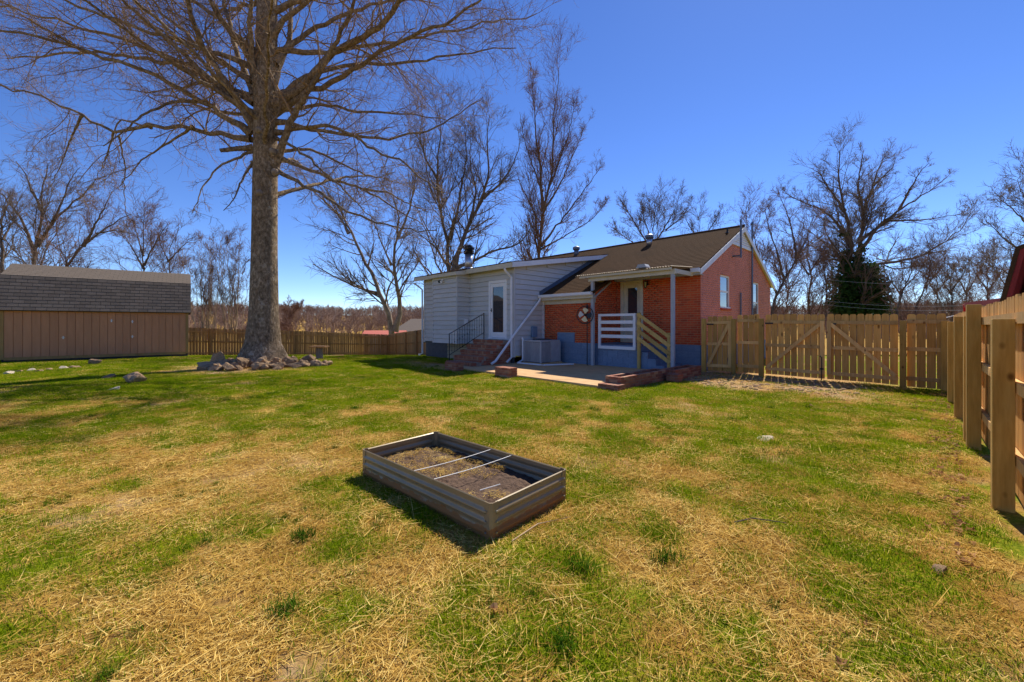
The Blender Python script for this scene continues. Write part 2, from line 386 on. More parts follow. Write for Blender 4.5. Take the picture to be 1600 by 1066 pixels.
def green_mask(x, y):
    q = np.interp(_patch(x, y), _q, _u)
    far = sstep(2.5, 8.0, y + 0.3 * x)
    cov = 0.43 + 0.38 * far + 0.15 * sstep(-1, -7, x) * sstep(6, 9, y) - 0.06 * sstep(1.5, -2.0, x) * sstep(6.0, 3.5, y)
    g = sstep(1 - cov - 0.16, 1 - cov + 0.16, q)
    return g * (1 - 0.85 * dirt_mask(x, y)) * (1 - 0.9 * sstep(30, 60, np.sqrt(x * x + y * y)))
xs = axis(-21, 12.5, 0.11, 900); ys = axis(0.4, 23, 0.11, 900)
GX, GY = np.meshgrid(xs, ys, indexing='ij'); nx, ny = GX.shape
gx = GX.ravel(); gy = GY.ravel(); gz = ground_h(gx, gy) + 0.02 * (fbm(gx, gy, 3.1, 3, 77) - 0.5) * (np.abs(gy) < 40)
def np_mesh(name, verts, quads, mat=None, smooth=True, attrs=None):
    me = bpy.data.meshes.new(name); k = quads.shape[1]
    me.vertices.add(len(verts)); me.vertices.foreach_set("co", verts.astype(np.float32).ravel())
    me.loops.add(quads.size); me.loops.foreach_set("vertex_index", quads.astype(np.int32).ravel())
    me.polygons.add(len(quads)); me.polygons.foreach_set("loop_start", np.arange(0, quads.size, k, dtype=np.int32))
    if smooth: me.polygons.foreach_set("use_smooth", np.ones(len(quads), bool))
    if attrs:
        for an, (typ, dom, data) in attrs.items():
            at = me.attributes.new(an, typ, dom)
            at.data.foreach_set("value" if typ in ('FLOAT', 'INT') else "vector", data.ravel())
    me.update(calc_edges=True); me.validate()
    if mat: me.materials.append(mat)
    return me
ii, jj = np.meshgrid(np.arange(nx - 1), np.arange(ny - 1), indexing='ij'); b0 = (ii * ny + jj).ravel()
quads = np.stack([b0, b0 + ny, b0 + ny + 1, b0 + 1], 1)
gm, nt, bs = newmat('lawn_ground')
ag = N(nt, "ShaderNodeAttribute"); ag.attribute_name = "green"; ad_ = N(nt, "ShaderNodeAttribute"); ad_.attribute_name = "dirt"
f1 = noise(nt, 45, 6, 0.75); f2 = noise(nt, 7, 5, 0.7); f3 = noise(nt, 130, 3, 0.7)
straw = ramp(nt, f1, [(0.28, (0.09, 0.045, 0.012)), (0.46, (0.34, 0.19, 0.042)), (0.7, (0.62, 0.39, 0.10))])
grassc = ramp(nt, f1, [(0.3, (0.05, 0.08, 0.004)), (0.5, (0.19, 0.235, 0.010)), (0.72, (0.46, 0.37, 0.045))])
dirtc = ramp(nt, f2, [(0.3, (0.30, 0.165, 0.07)), (0.5, (0.47, 0.30, 0.145)), (0.68, (0.60, 0.43, 0.24))])
dirtc = mixc(nt, 0.5, dirtc, ramp(nt, f3, [(0.35, (0.5, 0.5, 0.5)), (0.65, (1.2, 1.2, 1.2))]), 'MULTIPLY')
straw = mixc(nt, ramp(nt, f2, [(0.5, (0, 0, 0)), (0.72, (0.8, 0.8, 0.8))]), straw, (0.34, 0.20, 0.085))
cc = mixc(nt, ag.outputs["Fac"], straw, grassc); cc = mixc(nt, ad_.outputs["Fac"], cc, dirtc)
nt.links.new(cc, bs.inputs["Base Color"]); bs.inputs["Roughness"].default_value = 1.0; bs.inputs["Specular IOR Level"].default_value = 0.05
bump(nt, bs, f1, 0.8, 0.03)
ground = link('ground', np_mesh('ground', np.stack([gx, gy, gz], 1), quads, gm,
              attrs={'green': ('FLOAT', 'POINT', green_mask(gx, gy).astype(np.float32)), 'dirt': ('FLOAT', 'POINT', dirt_mask(gx, gy).astype(np.float32))}), kind='structure')

# patio slab
pm = MB(); rz_p = math.atan2(d1.y, d1.x)
pm.bb(0, PL, -PD, 0, -0.15, 0.07)
patio = pm.build('patio', M['concrete'], bevel=0.01, kind='structure'); patio.location = P1; patio.rotation_euler = (0, 0, rz_p)
# joint lines as real grooves are below a pixel; the slab stays one pour

# ------------------------------------------------------------------ brick tools
def brick_rows(u0, u1, h0, h1, holes=(), L=0.201, Hh=0.062, J=0.0135, limit=None, off=0.0):
    out = []; r = 0; h = h0
    while h + Hh <= h1 + 1e-4:
        a0, a1 = u0, u1
        if limit:
            lo, hi = limit(h + Hh); a0, a1 = max(a0, lo), min(a1, hi)
        segs = [(a0, a1)] if a1 - a0 > 0.05 else []
        for (p, q, b, t) in holes:
            if b < h + Hh * 0.6 and t > h + Hh * 0.4:
                n = []
                for (x, y) in segs:
                    if q <= x or p >= y: n.append((x, y))
                    else:
                        if p - x > 0.02: n.append((x, p))
                        if y - q > 0.02: n.append((q, y))
                segs = n
        st = u0 + off - (0.5 * (L + J) if r % 2 else 0)
        for (x, y) in segs:
            k = math.floor((x - st) / (L + J)); p = st + k * (L + J)
            while p < y:
                q0 = max(p, x + J * 0.5 if p < x else p); q1 = min(p + L, y)
                if q1 - q0 > 0.03: out.append((q0, q1, h, h + Hh))
                p += L + J
        r += 1; h += Hh + J
    return out
def joined_bricks(rows, plane, depth_, mat, name, parent, seed):
    rg = np.random.default_rng(seed); V = []; F = []; A = []
    quad = np.array([(0, 1, 3, 2), (4, 6, 7, 5), (0, 4, 5, 1), (2, 3, 7, 6), (0, 2, 6, 4), (1, 5, 7, 3)])
    for i, (a, b, c, d) in enumerate(rows):
        dd = depth_ * .6 + rg.uniform(-0.002, 0.002)
        pts = [plane(u, w, h) for u in (a, b) for w in (-0.02, dd) for h in (c, d)]
        V += pts; F.append(quad + 8 * i); A += [rg.uniform(0, 1)] * 8
    me = np_mesh(name, np.array(V), np.concatenate(F), mat, False, {'bv': ('FLOAT', 'POINT', np.array(A, np.float32))})
    fix_normals(me)
    o = link(name, me, parent, kind='stuff'); return o
_unit = {}
def unit_brick(mat):
    if mat.name not in _unit:
        m = MB(); m.box((0, 0, 0), (1, 1, 1)); _unit[mat.name] = m.mesh('brick', mat)
    return _unit[mat.name]
def piece(name, mat, parent, c, s, rz=0.0, tilt=0.0):
    o = link(name, unit_brick(mat), parent); o.location = c; o.scale = s
    if rz or tilt: o.rotation_euler = (tilt, 0, rz)
    return o
def holes_wall(m, u0, u1, h0, h1, holes, fn):
    us = sorted({u0, u1, *[x for h in holes for x in h[:2]]}); hs = sorted({h0, h1, *[x for h in holes for x in h[2:]]})
    for a, b in zip(us, us[1:]):
        for c, d in zip(hs, hs[1:]):
            um, hm = (a + b) / 2, (c + d) / 2
            if any(p < um < q and e < hm < f for (p, q, e, f) in holes): continue
            fn(m, a, b, c, d)

# ------------------------------------------------------------------ the house
house = thing('house', 'red brick single storey house with pale siding addition and brown roof', 'house', K, HRZ)
FOUND = 0.83; TP = 0.475
def roof_h(t): return 3.42 - TP * t
# back wall t=0
bw = MB(); hole_door = (2.05, 2.83, 0.85, 3.08)
holes_wall(bw, 0.012, 3.05, 0.0, 3.38, [hole_door], lambda m, a, b, c, d: m.bb(a, b, -0.14, 0.0, c, d))
bw.bb(3.05, 11.0, -0.14, 0.0, 0, 3.38)
backwall = bw.build('back_wall', M['mortar'], house)
rows = brick_rows(0.004, 3.05, FOUND + 0.01, 3.32, [(2.0, 2.88, 0.8, 3.13)])
near = [r for r in rows if r[1] <= 1.35]; rest = [r for r in rows if r[1] > 1.35]
near = near[:290]
for (a, b, c, d) in near: piece('brick', M['brick'], backwall, ((a + b) / 2, 0.0, (c + d) / 2), (b - a, 0.010 + R.uniform(-.002, .002), d - c))
joined_bricks(rest, lambda u, w, h: (u, w, h), 0.008, M['brickj'], 'brick_field', backwall, 3)
# bump-out
bo = MB(); bo.bb(3.067, 5.43, 1.27, 1.40, 0, 2.72); bo.bb(3.067, 3.19, 0.0, 1.27, 0, 2.75)
bo.prism([(0.0, 2.75), (1.27, 2.75), (0.0, 3.36)], 'x', 3.067, 3.19)
bump_out = bo.build('bump_out_wall', M['mortar'], house)
rb = brick_rows(3.06, 5.425, FOUND + 0.01, 2.60, [(3.95, 4.78, 0.8, 1.20)])
joined_bricks(rb, lambda u, w, h: (u, 1.40 + w, h), 0.010, M['brickj'], 'brick_field', bump_out, 4)
rb2 = brick_rows(0.0, 1.40, FOUND + 0.01, 3.30, limit=lambda h: (0.0, min(1.405, (3.42 - h) / TP)))
joined_bricks(rb2, lambda u, w, h: (3.067 - w, u, h), 0.009, M['brickj'], 'brick_field', bump_out, 5)
# gable wall at s=0
gw = MB(); gholes = [(1.72, 2.70, 2.08, 3.28), (5.30, 6.30, 1.55, 3.28)]
holes_wall(gw, 0.012, 8.0, 0, 3.38, gholes, lambda m, a, b, c, d: m.bb(0.0, 0.16, -b, -a, c, d))
gw.prism([(0.0, 3.38), (-4.0, 5.27), (-8.0, 3.38)], 'x', 0.0, 0.16)
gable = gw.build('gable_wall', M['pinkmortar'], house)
rg_ = brick_rows(0.0, 8.0, FOUND + 0.01, 5.15, [(a - .0, b + .0, c - .07, d) for a, b, c, d in gholes],
                 limit=lambda h: (0.0, 8.0) if h < 3.4 else ((h - 3.42) / TP, 8 - (h - 3.42) / TP))
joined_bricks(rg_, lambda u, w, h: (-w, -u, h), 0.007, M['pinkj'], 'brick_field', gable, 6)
for (a, b, c, d) in gholes:
    n = 4
    for i in range(n): piece('sill_brick', M['brick'], gable, (-0.02, -(a + (i + .5) * (b - a) / n), c - 0.036), (0.09, (b - a) / n - 0.012, 0.062))
# foundation blocks
fd = MB(); fd.bb(0.0, 3.05, 0.0, 0.012, 0.0, FOUND); fd.bb(3.04, 5.43, 1.40, 1.415, 0.0, FOUND); fd.bb(3.04, 3.06, 0.0, 1.41, 0.0, FOUND); fd.bb(-0.012, 0.0, -8, 0.0, 0.0, FOUND)
fd.bb(3.955, 4.775, 1.402, 1.412, FOUND, 1.195)
found = fd.build('foundation', M['bluej'], house)
for (a, b, c, d) in brick_rows(0.0, 1.4, 0.0, FOUND + 0.01, L=0.392, Hh=0.2, J=0.009):
    piece('block', M['blue'], found, ((a + b) / 2, 0.010, (c + d) / 2), (b - a, 0.014, d - c))
for (a, b, c, d) in brick_rows(3.04, 5.42, 0.0, FOUND + 0.01, L=0.392, Hh=0.2, J=0.009) + [(3.96, 4.77, 0.838, 1.19)]:
    piece('block', M['blue'], found, ((a + b) / 2, 1.413, (c + d) / 2), (b - a, 0.014, d - c))
for (a, b, c, d) in brick_rows(0.0, 1.4, 0.0, FOUND + 0.01, L=0.392, Hh=0.2, J=0.009):
    piece('block', M['blue'], found, (3.035, (a + b) / 2, (c + d) / 2), (0.014, b - a, d - c))

# main roof
rf = MB()
S0, S1, S2 = -0.11, 2.98, 5.45
def slope_prof(te): return [(te, roof_h(te)), (-4.0, roof_h(-4.0)), (-8.3, roof_h(0.3)), (-8.3, roof_h(0.3) - 0.09), (-4.0, roof_h(-4.0) - 0.10), (te, roof_h(te) - 0.09)]
rf.prism(slope_prof(0.30), 'x', S0, S1); rf.prism(slope_prof(1.68), 'x', S1 + 0.0, S2); rf.prism(slope_prof(0.0), 'x', S2, 11.25)
roof = rf.build('roof', M['roof'], house)
# shingle courses: low steps across the slope so the surface is not a plain sheet
sc_ = MB(); t = 0.28; k = 0
ang = math.atan(TP)
while t > -3.95:
    sc_.prism([(t, roof_h(t) + 0.012), (t, roof_h(t) + 0.001), (t - 0.150, roof_h(t - 0.150) + 0.001), (t - 0.150, roof_h(t - 0.150) + 0.003)], 'x', S0, 11.25); t -= 0.150
t = 1.66
while t > 0.30:
    sc_.prism([(t, roof_h(t) + 0.012), (t, roof_h(t) + 0.001), (t - 0.148, roof_h(t - 0.148) + 0.001), (t - 0.148, roof_h(t - 0.148) + 0.003)], 'x', S1, S2); t -= 0.150
sc_.build('shingle_courses', M['roof'], roof, kind='stuff')
rc = MB(); rc.tube([(S0, -4, roof_h(-4) + 0.012), (11.25, -4, roof_h(-4) + 0.012)], 0.05, 6); rc.build('ridge_cap', M['roof'], roof)
# rake boards, fascia, soffit
for sgn, (ta, tb) in (('a', (0.30, -4.0)), ('b', (-8.3, -4.0))):
    m = MB(); m.add([], [])
    ha, hb = roof_h(0.30), roof_h(-4.0)
    m.prism([(ta, ha - 0.03), (tb, hb - 0.03), (tb, hb - 0.22), (ta, ha - 0.21)], 'x', S0 - 0.022, S0 + 0.0)
    m.build('rake_board', M['trim'], house)
    m = MB(); m.prism([(ta, ha - 0.095), (tb, hb - 0.105), (tb, hb - 0.12), (ta, ha - 0.11)], 'x', S0 + 0.002, 0.0); m.build('rake_soffit', M['trim'], house)
m = MB(); m.prism([(-2.72, 4.52), (-5.28, 4.52), (-4.0, 5.14)], 'x', -0.035, -0.008); gv = m.build('gable_vent', M['louver'], house)
for i in range(6):
    hh = 4.56 + i * 0.085; wd = (5.14 - hh) / 0.62 * 1.28
    if wd > 0.12:
        m = MB(); m.beam((-0.042, -4 - wd + .06, hh), (-0.042, -4 + wd - .06, hh), 0.016, 0.05); m.build('louver_slat', M['trim'], gv)
m = MB(); m.bb(-0.06, -0.02, -5.35, -2.65, 4.47, 4.53); m.build('vent_sill', M['trim'], gv)
m = MB(); m.bb(S0, S1, 0.27, 0.30, roof_h(.3) - 0.20, roof_h(.3) - 0.03); m.bb(S0, S1, 0.01, 0.27, roof_h(.3) - 0.20, roof_h(.3) - 0.185); m.build('eave_fascia', M['greypost'], house)
m = MB(); m.prism([(0.305, 3.27), (0.42, 3.27), (0.42, 3.15), (0.34, 3.13), (0.305, 3.14)], 'x', S0, 0.16); m.build('gutter', M['trim'], house)
m = MB(); m.prism([(1.66, 2.60), (1.68, 2.60), (1.68, 2.42), (1.66, 2.42)], 'x', S1, S2 - 0.02); m.bb(S1, S2 - .02, 1.41, 1.66, 2.42, 2.435); m.bb(3.03, S2 - .02, 1.415, 1.43, 2.27, 2.435); m.build('bump_out_fascia', M['cream'], house)
m = MB(); m.prism([(1.685, 2.62), (1.80, 2.63), (1.80, 2.54), (1.74, 2.50), (1.685, 2.51)], 'x', S1, S2 - 0.02); m.build('gutter', M['trim'], house)

# addition (pale siding)
QS, QT, AE = 5.46, 3.06, 11.58
def add_h(t): return 3.66 - 0.162 * (t - 3.06)       # roof underside
ch0, ch1, cht = 8.10, 9.82, 3.71
m = MB(); m.prism([(QT - .02, 0.34), (QT - .02, add_h(QT)), (-2.6, add_h(-2.6)), (-2.6, 0.34)], 'x', QS + 0.02, QS + 0.1)
dh = (QS + 0.40, QS + 1.35, 0.98, 3.13)
holes_wall(m, QS + 0.1, AE - .02, 0.72, add_h(QT), [dh], lambda q, a, b, c, d: q.bb(a, b, QT - 0.10, QT - 0.02, c, d))
m.bb(AE - .1, AE - .02, 0, QT - .1, 0.3, 3.6)
addw = m.build('addition_wall', M['siding'], house)
def plank(parent, mat, a, b, h, exp, plane):
    # plane(u, w, h): w outwards
    pts = [plane(u, w, hh) for u in (a, b) for (w, hh) in ((-0.012, h), (0.030, h), (0.002, h + exp - 0.017), (-0.012, h + exp - 0.017))]
    mm = MB(); mm.add(pts, [(0, 1, 2, 3), (7, 6, 5, 4), (0, 4, 5, 1), (1, 5, 6, 2), (2, 6, 7, 3), (3, 7, 4, 0)])
    return mm.build('siding_plank', mat, parent)
EXP = 0.19
pA = lambda u, w, h: (u, QT + w, h)
h = 0.72
while h < add_h(QT) - 0.05:
    e = min(EXP, add_h(QT) - h)
    segs = [(QS + 0.03, QS + 0.36), (QS + 1.39, ch0), (ch1, AE)] if (h + e > 0.95 and h < 3.16) else [(QS + 0.03, ch0), (ch1, AE)]
    for a, b in segs: plank(addw, M['siding'], a, b, h, e, pA)
    h += EXP
pB = lambda u, w, h: (QS - w, u, h)
h = 0.34
while h < 4.5:
    e = EXP
    tmax = QT if h + e < add_h(QT) else QT - (h + e - add_h(QT)) / 0.162
    tmin = 0.02 if h < 3.3 else -(h - 3.35) / TP - 0.15
    if tmax - tmin > 0.1: plank(addw, M['siding'], tmin, tmax - 0.03, h, e, pB)
    h += EXP
m = MB(); m.bb(QS - .03, QS + .05, QT - 0.05, QT + .03, 0.3, add_h(QT)); m.build('corner_board', M['siding'], house)
m = MB(); m.bb(AE - .05, AE + .03, QT - 0.05, QT + .03, 0.66, add_h(QT)); m.build('corner_board', M['siding'], house)
m = MB(); m.bb(QS - .028, QS, 1.43, 1.52, 0.3, 2.6); m.build('corner_board', M['trim'], house)
# chimney chase
m = MB(); m.bb(ch0 + .02, ch1 - .02, QT - 0.02, cht - .02, 0.72, 3.62); chase = m.build('chimney_chase', M['siding'], house)
h = 0.72
while h < 3.55:
    plank(chase, M['siding'], ch0 + .03, ch1 - .03, h, min(EXP, 3.62 - h), lambda u, w, hh: (u, cht + w, hh))
    plank(chase, M['siding'], QT + .01, cht - .03, h, min(EXP, 3.62 - h), lambda u, w, hh: (ch0 - w, u, hh))
    h += EXP
for q in (ch0, ch1):
    m = MB(); m.bb(q - .03, q + .03, cht - .03, cht + .025, 0.71, 3.62); m.build('corner_board', M['siding'], chase)
m = MB(); m.bb(9.0, 9.12, cht + .02, cht + .05, 3.28, 3.40); lt = m.build('security_light', M['trim'], house)
for q in (-0.06, 0.07):
    m = MB(); m.tube([(9.06 + q * .6, cht + .06, 3.32), (9.06 + q * 1.6, cht + .17, 3.27)], [0.035, 0.055], 8); m.build('lamp_head', M['black'] if q > 0 else M['trim'], lt)
m = MB(); m.bb(ch0 - .05, ch0 - .015, 3.18, 3.38, 1.5, 1.72); m.build('vent_box', M['trim'], house)
# crawl space skirt
m = MB(); m.bb(QS + .1, AE - .03, QT - .12, QT - .05, 0.0, 0.72); m.build('crawl_wall', M['darkpanel'], house)
for i in range(4): plank(house, M['skirt'], QS + 1.75, ch1 - .1, 0.0 + i * 0.18, 0.18, lambda u, w, hh: (u, QT - .035 + w, hh)).name = 'skirt_plank'
# addition roof
ar = MB(); prof = [(QT + .36, add_h(QT + .36) + .14), (-3.3, add_h(-3.3) + .14), (-3.3, add_h(-3.3) + .02), (QT + .36, add_h(QT + .36) + .02)]
ar.prism(prof, 'x', QS - 0.28, AE + 0.32)
aroof = ar.build('addition_roof', M['roof'], house)
m = MB(); m.prism([(QT + .361, add_h(QT + .36) + .10), (QT + .385, add_h(QT + .36) + .10), (QT + .385, add_h(QT + .36) - .07), (QT + .361, add_h(QT + .36) - .07)], 'x', QS - .28, AE + .32); m.build('addition_fascia', M['cream'], house)
m = MB(); m.prism([(QT + .36, add_h(QT + .36) + .11), (-2.9, add_h(-2.9) + .11), (-2.9, add_h(-2.9) - .07), (QT + .36, add_h(QT + .36) - .07)], 'x', QS - .305, QS - .282); m.build('addition_rake', M['trim'], house)
m = MB(); m.prism([(QT + .36, add_h(QT + .36) + .005), (-2.7, add_h(-2.7) + .005), (-2.7, add_h(-2.7) - .012), (QT + .36, add_h(QT + .36) - .012)], 'x', QS - .28, QS + .02); m.bb(QS + .02, AE + .3, QT, QT + .36, add_h(QT) - .06, add_h(QT) - .045); m.build('addition_soffit', M['cream'], house)
m = MB(); m.prism([(QT + .3, 3.70), (cht + .2, 3.60), (cht + .2, 3.46), (QT + .3, 3.52)], 'x', ch0 - .20, ch1 + .15); m.build('chase_eave', M['cream'], house)
m = MB(); m.prism([(QT + .3, 3.78), (cht + .22, 3.63), (cht + .22, 3.605), (QT + .3, 3.71)], 'x', ch0 - .22, ch1 + .17); m.build('chase_roof', M['roof'], house)
# flashing where the lower roof meets the siding
m = MB(); m.prism([(1.70, roof_h(1.70) + .17), (-2.3, roof_h(-2.3) + .17), (-2.3, roof_h(-2.3)), (1.70, roof_h(1.70))], 'x', QS - .034, QS - .019); m.build('roof_flashing', M['ventmetal'], house)
# downspouts
def dsp(pts, r=0.045): m = MB(); m.tube(pts, r, 6); return m.build('downspout', M['trim'], house)
dsp([(QS + .06, QT + .42, 3.52), (QS + .06, QT + .36, 3.42), (QS + .05, QT + .09, 3.22), (QS + .05, QT + .08, 0.30), (QS + .1, QT + .28, 0.12)])
dsp([(QS - .10, 1.74, 2.52), (QS - .10, 1.80, 2.40), (QS - .07, 3.02, 1.22), (QS - .07, 4.02, 0.22), (QS - .05, 4.20, 0.13)])
dsp([(AE + .25, QT + .42, 3.44), (AE + .2, QT + .30, 3.36), (AE + .06, QT + .09, 3.15), (AE + .06, QT + .08, 0.12), (AE + .1, QT + .26, 0.06)])
m = MB(); m.tube([(QS - .12, QT - .3, 1.0), (QS - .16, QT - .3, 0.95), (QS - .16, QT - .3, 0.2), (QS - .30, QT + .1, 0.11)], 0.04, 6); m.build('drain_pipe', M['trim'], house)
m = MB(); m.tube([(QS - .30, QT + .1, 0.115), (QS - 1.3, QT + .05, 0.115), (4.0, 3.0, 0.11), (3.55, 2.0, 0.11)], 0.028, 6); m.build('drain_pipe', M['trim'], house)
# back door of addition
door = MB(); a, b, c, d = dh
door.bb(a - .04, a + .05, QT - .05, QT + .035, c, d + .05); door.bb(b - .05, b + .04, QT - .05, QT + .035, c, d + .05); door.bb(a + .05, b - .05, QT - .05, QT + .035, d - .05, d + .05); door.bb(a - .05, b + .05, QT - .05, QT + .06, c - .04, c)
dr = door.build('storm_door', M['dooorpaint'], house)
m = MB(); m.bb(a + .055, a + .17, QT - .04, QT + .012, c + .01, d - .06); m.bb(b - .17, b - .055, QT - .04, QT + .012, c + .01, d - .06); m.bb(a + .17, b - .17, QT - .04, QT + .012, c + .01, c + .22); m.bb(a + .17, b - .17, QT - .04, QT + .012, d - .20, d - .06); m.build('door_leaf', M['dooorpaint'], dr)
m = MB(); m.bb(a + .165, b - .165, QT - .03, QT - .012, c + .20, d - .18); m.build('pane', M['glass'], dr)
m = MB(); m.bb(b - .135, b - .105, QT + .013, QT + .03, c + 1.0, c + 1.14); m.tube([(b - .12, QT + .03, c + 1.06), (b - .12, QT + .07, c + 1.06), (b - .20, QT + .075, c + 1.06)], 0.012, 6); m.build('handle', M['black'], dr)
# porch door of the brick wall
a, b, c, d = hole_door
m = MB(); m.bb(a - .06, a + .06, -.10, .03, c, d + .06); m.bb(b - .06, b + .06, -.10, .03, c, d + .06); m.bb(a + .06, b - .06, -.10, .03, d - .06, d + .06)
pd = m.build('porch_door', M['cream'], house)
m = MB(); m.bb(a + .062, a + .20, -.09, -.04, c, d - .07); m.bb(b - .20, b - .062, -.09, -.04, c, d - .07); m.bb(a + .2, b - .2, -.09, -.04, d - .25, d - .07); m.bb(a + .2, b - .2, -.09, -.04, c, c + 1.05); m.build('door_leaf', M['cream'], pd)
m = MB(); m.bb(a + .195, b - .195, -.08, -.06, c + 1.04, d - .24); m.build('pane', M['glass'], pd)
m = MB(); m.tube([(a + .12, -.04, c + 1.0), (a + .12, .02, c + 1.0)], [0.02, 0.032], 8); m.build('handle', M['black'], pd)
# wall lantern
m = MB(); m.bb(1.80, 1.88, 0.008, 0.03, 2.88, 3.05); ln = m.build('wall_lantern', M['black'], house)
m = MB(); m.tube([(1.84, .03, 3.02), (1.84, .09, 3.06), (1.84, .13, 3.02)], 0.012, 6); m.tube([(1.84, .13, 3.03), (1.84, .13, 2.99)], [0.02, 0.075], 6); m.tube([(1.84, .13, 2.80), (1.84, .13, 2.77)], [0.05, 0.02], 6); m.build('lantern_cap', M['black'], ln)
m = MB(); m.tube([(1.84, .13, 2.985), (1.84, .13, 2.80)], [0.062, 0.045], 6); m.build('lantern_glass', M['glass'], ln)
# gable windows
for (a, b, c, d) in gholes:
    m = MB(); X0, X1 = 0.03, 0.085
    m.bb(X0, X1, -a - .07, -a, c, d); m.bb(X0, X1, -b, -b + .07, c, d); m.bb(X0, X1, -b + .07, -a - .07, d - .08, d); m.bb(X0 - .05, X1, -b + .002, -a - .002, c, c + .05)
    w = m.build('window', M['dooorpaint'], house)
    mid = (c + d) / 2
    m = MB(); m.bb(X0 + .01, X1 - .01, -b + .07, -a - .07, mid - .03, mid + .03); m.build('meeting_rail', M['dooorpaint'], w)
    for (e, f) in ((c + .05, mid - .03), (mid + .03, d - .08)):
        m = MB(); m.bb(X0 + .03, X0 + .04, -b + .07, -a - .07, e, f); m.build('pane', M['glass'], w)
# masts and conduits on the gable
m = MB(); m.tube([(-.09, -5.02, 1.1), (-.09, -5.02, 5.55)], 0.035, 8); m.tube([(-.09, -5.02, 5.55), (-.09, -5.02, 5.66)], [.07, .03], 8); m.build('service_mast', M['ventmetal'], house)
m = MB(); m.bb(-.16, -.01, -4.95, -4.62, 1.35, 1.72); m.build('meter_box', M['trim'], house)
m = MB(); m.tube([(-.06, -3.72, 1.0), (-.06, -3.72, 2.72)], 0.03, 8); m.build('conduit', M['ventmetal'], house)
m = MB(); m.tube([(-.29, -2.95, 3.95), (-.29, -2.95, 5.35)], 0.035, 8); m.bb(-.30, -.02, -3.0, -2.90, 4.0, 4.05); m.build('antenna_mast', M['ventmetal'], house)
# roof vents
def turbine(s, t, dark):
    m = MB(); hh = roof_h(t); m.tube([(s, t, hh - .05), (s, t, hh + .26)], 0.12, 12); o = m.build('roof_vent', M['galv'] if not dark else M['ventmetal'], roof, True)
    m = MB(); m.tube([(s, t, hh + .24), (s, t, hh + .30), (s, t, hh + .40), (s, t, hh + .46)], [0.13, 0.185, 0.185, 0.08], 14); m.build('vent_cap', M['ventmetal'], o)
turbine(3.52, -3.4, False); turbine(7.6, -3.5, True)
m = MB(); hh = roof_h(-3.35); m.tube([(0.30, -3.35, hh - .03), (0.30, -3.35, hh + .20)], 0.035, 8); m.tube([(0.3, -3.35, hh), (0.3, -3.35, hh + .05)], [0.09, 0.04], 8); m.build('plumbing_vent', M['black'], roof)
# flue on the addition
fs, ft = 8.75, 2.6
hh = add_h(ft)
m = MB(); m.tube([(fs, ft, hh + .1), (fs, ft, hh + .80)], 0.17, 16); fl = m.build('flue_pipe', M['galv'], house, True)
m = MB()
for i, (z, r0, r1) in enumerate([(.80, .19, .24), (.92, .24, .16), (1.02, .25, .25), (1.12, .18, .16)]): m.tube([(fs, ft, hh + z), (fs, ft, hh + z + .06)], [r0, r1], 16)
m.tube([(fs, ft, hh + .8), (fs, ft, hh + 1.16)], 0.13, 12); m.build('flue_cap', M['black'], fl)
m = MB(); m.tube([(fs, ft, hh + .13), (fs, ft, hh + .22)], [0.24, 0.18], 16); m.build('storm_collar', M['galv'], fl)
m = MB(); m.bb(QS - .12, QS - .03, 1.92, 2.20, 1.02, 1.42); m.build('disconnect_box', M['blue'], house, bevel=0.01)

# ------------------------------------------------------------------ covered porch
porch = thing('porch', 'covered back porch with corrugated roof, white railing and wooden stair rail', 'porch', K, HRZ)
PT = 1.54
m = MB(); n = 90; s0, s1 = 0.15, 3.62
vsl = []; fsl = []
for i in range(n * 2 + 1):
    s = s0 + (s1 - s0) * i / (n * 2); dz = 0.018 * math.sin(i * math.pi / 2.2)
    for (t, hb) in ((1.80, 3.215), (0.25, 3.33)): vsl.append((s, t, hb + dz)); vsl.append((s, t, hb + dz - .006))
for i in range(n * 2):
    a = i * 4; b = a + 4
    fsl += [(a, b, b + 2, a + 2), (a + 1, a + 3, b + 3, b + 1), (a, a + 1, b + 1, b)]
M['corrugated'] = pmat('weathered_corrugated_sheet', (0.30, 0.22, 0.14), (0.42, 0.32, 0.21), 8, 0.75)
m.add(vsl, fsl); m.build('porch_roof', M['corrugated'], porch)
m = MB(); m.bb(s0 + .02, 3.5, 1.70, 1.74, 3.12, 3.19); m.build('roof_batten', M['cream'], porch)
m = MB(); m.bb(0.12, 3.22, PT - .05, PT + .05, 3.00, 3.16); m.build('beam', M['cream'], porch)
for q in (0.15, 3.15):
    m = MB(); m.bb(q - .03, q + .03, 0.3, PT - .05, 3.03, 3.16); m.build('side_beam', M['cream'], porch)
for q in (0.8, 1.6, 2.4):
    m = MB(); m.bb(q - .02, q + .02, 0.3, PT - .05, 3.10, 3.19); m.build('rafter', M['cream'], porch)
for q in (0.21, 3.07):
    m = MB(); m.bb(q - .05, q + .05, PT - .05, PT + .05, 0.06, 3.0); m.build('post', M['greypost'], porch, bevel=.006)
m = MB(); m.beam((3.05, PT - .06, 2.45), (3.05, 0.45, 3.05), .05, .06); m.build('brace', M['greypost'], porch)
m = MB(); m.bb(1.42, 3.03, 0.02, 1.30, 0.0, 0.80); m.build('landing', M['blue'], porch, bevel=.01)
for (a, b, c, d) in brick_rows(1.42, 3.03, 0.0, 0.8, L=0.392, Hh=0.19, J=0.01): piece('block', M['blue'], porch, ((a + b) / 2, 1.304, (c + d) / 2), (b - a, 0.014, d - c))
for i in range(3):
    m = MB(); m.bb(1.42 - .27 * (i + 1), 1.42 - .27 * i - .001, 0.02, 1.28, 0, 0.8 - .2 * (i + 1)); m.build('step', M['blue'], porch, bevel=.008)
rl = MB(); a, b = 1.52, 2.95; y0, y1 = 1.33, 1.37
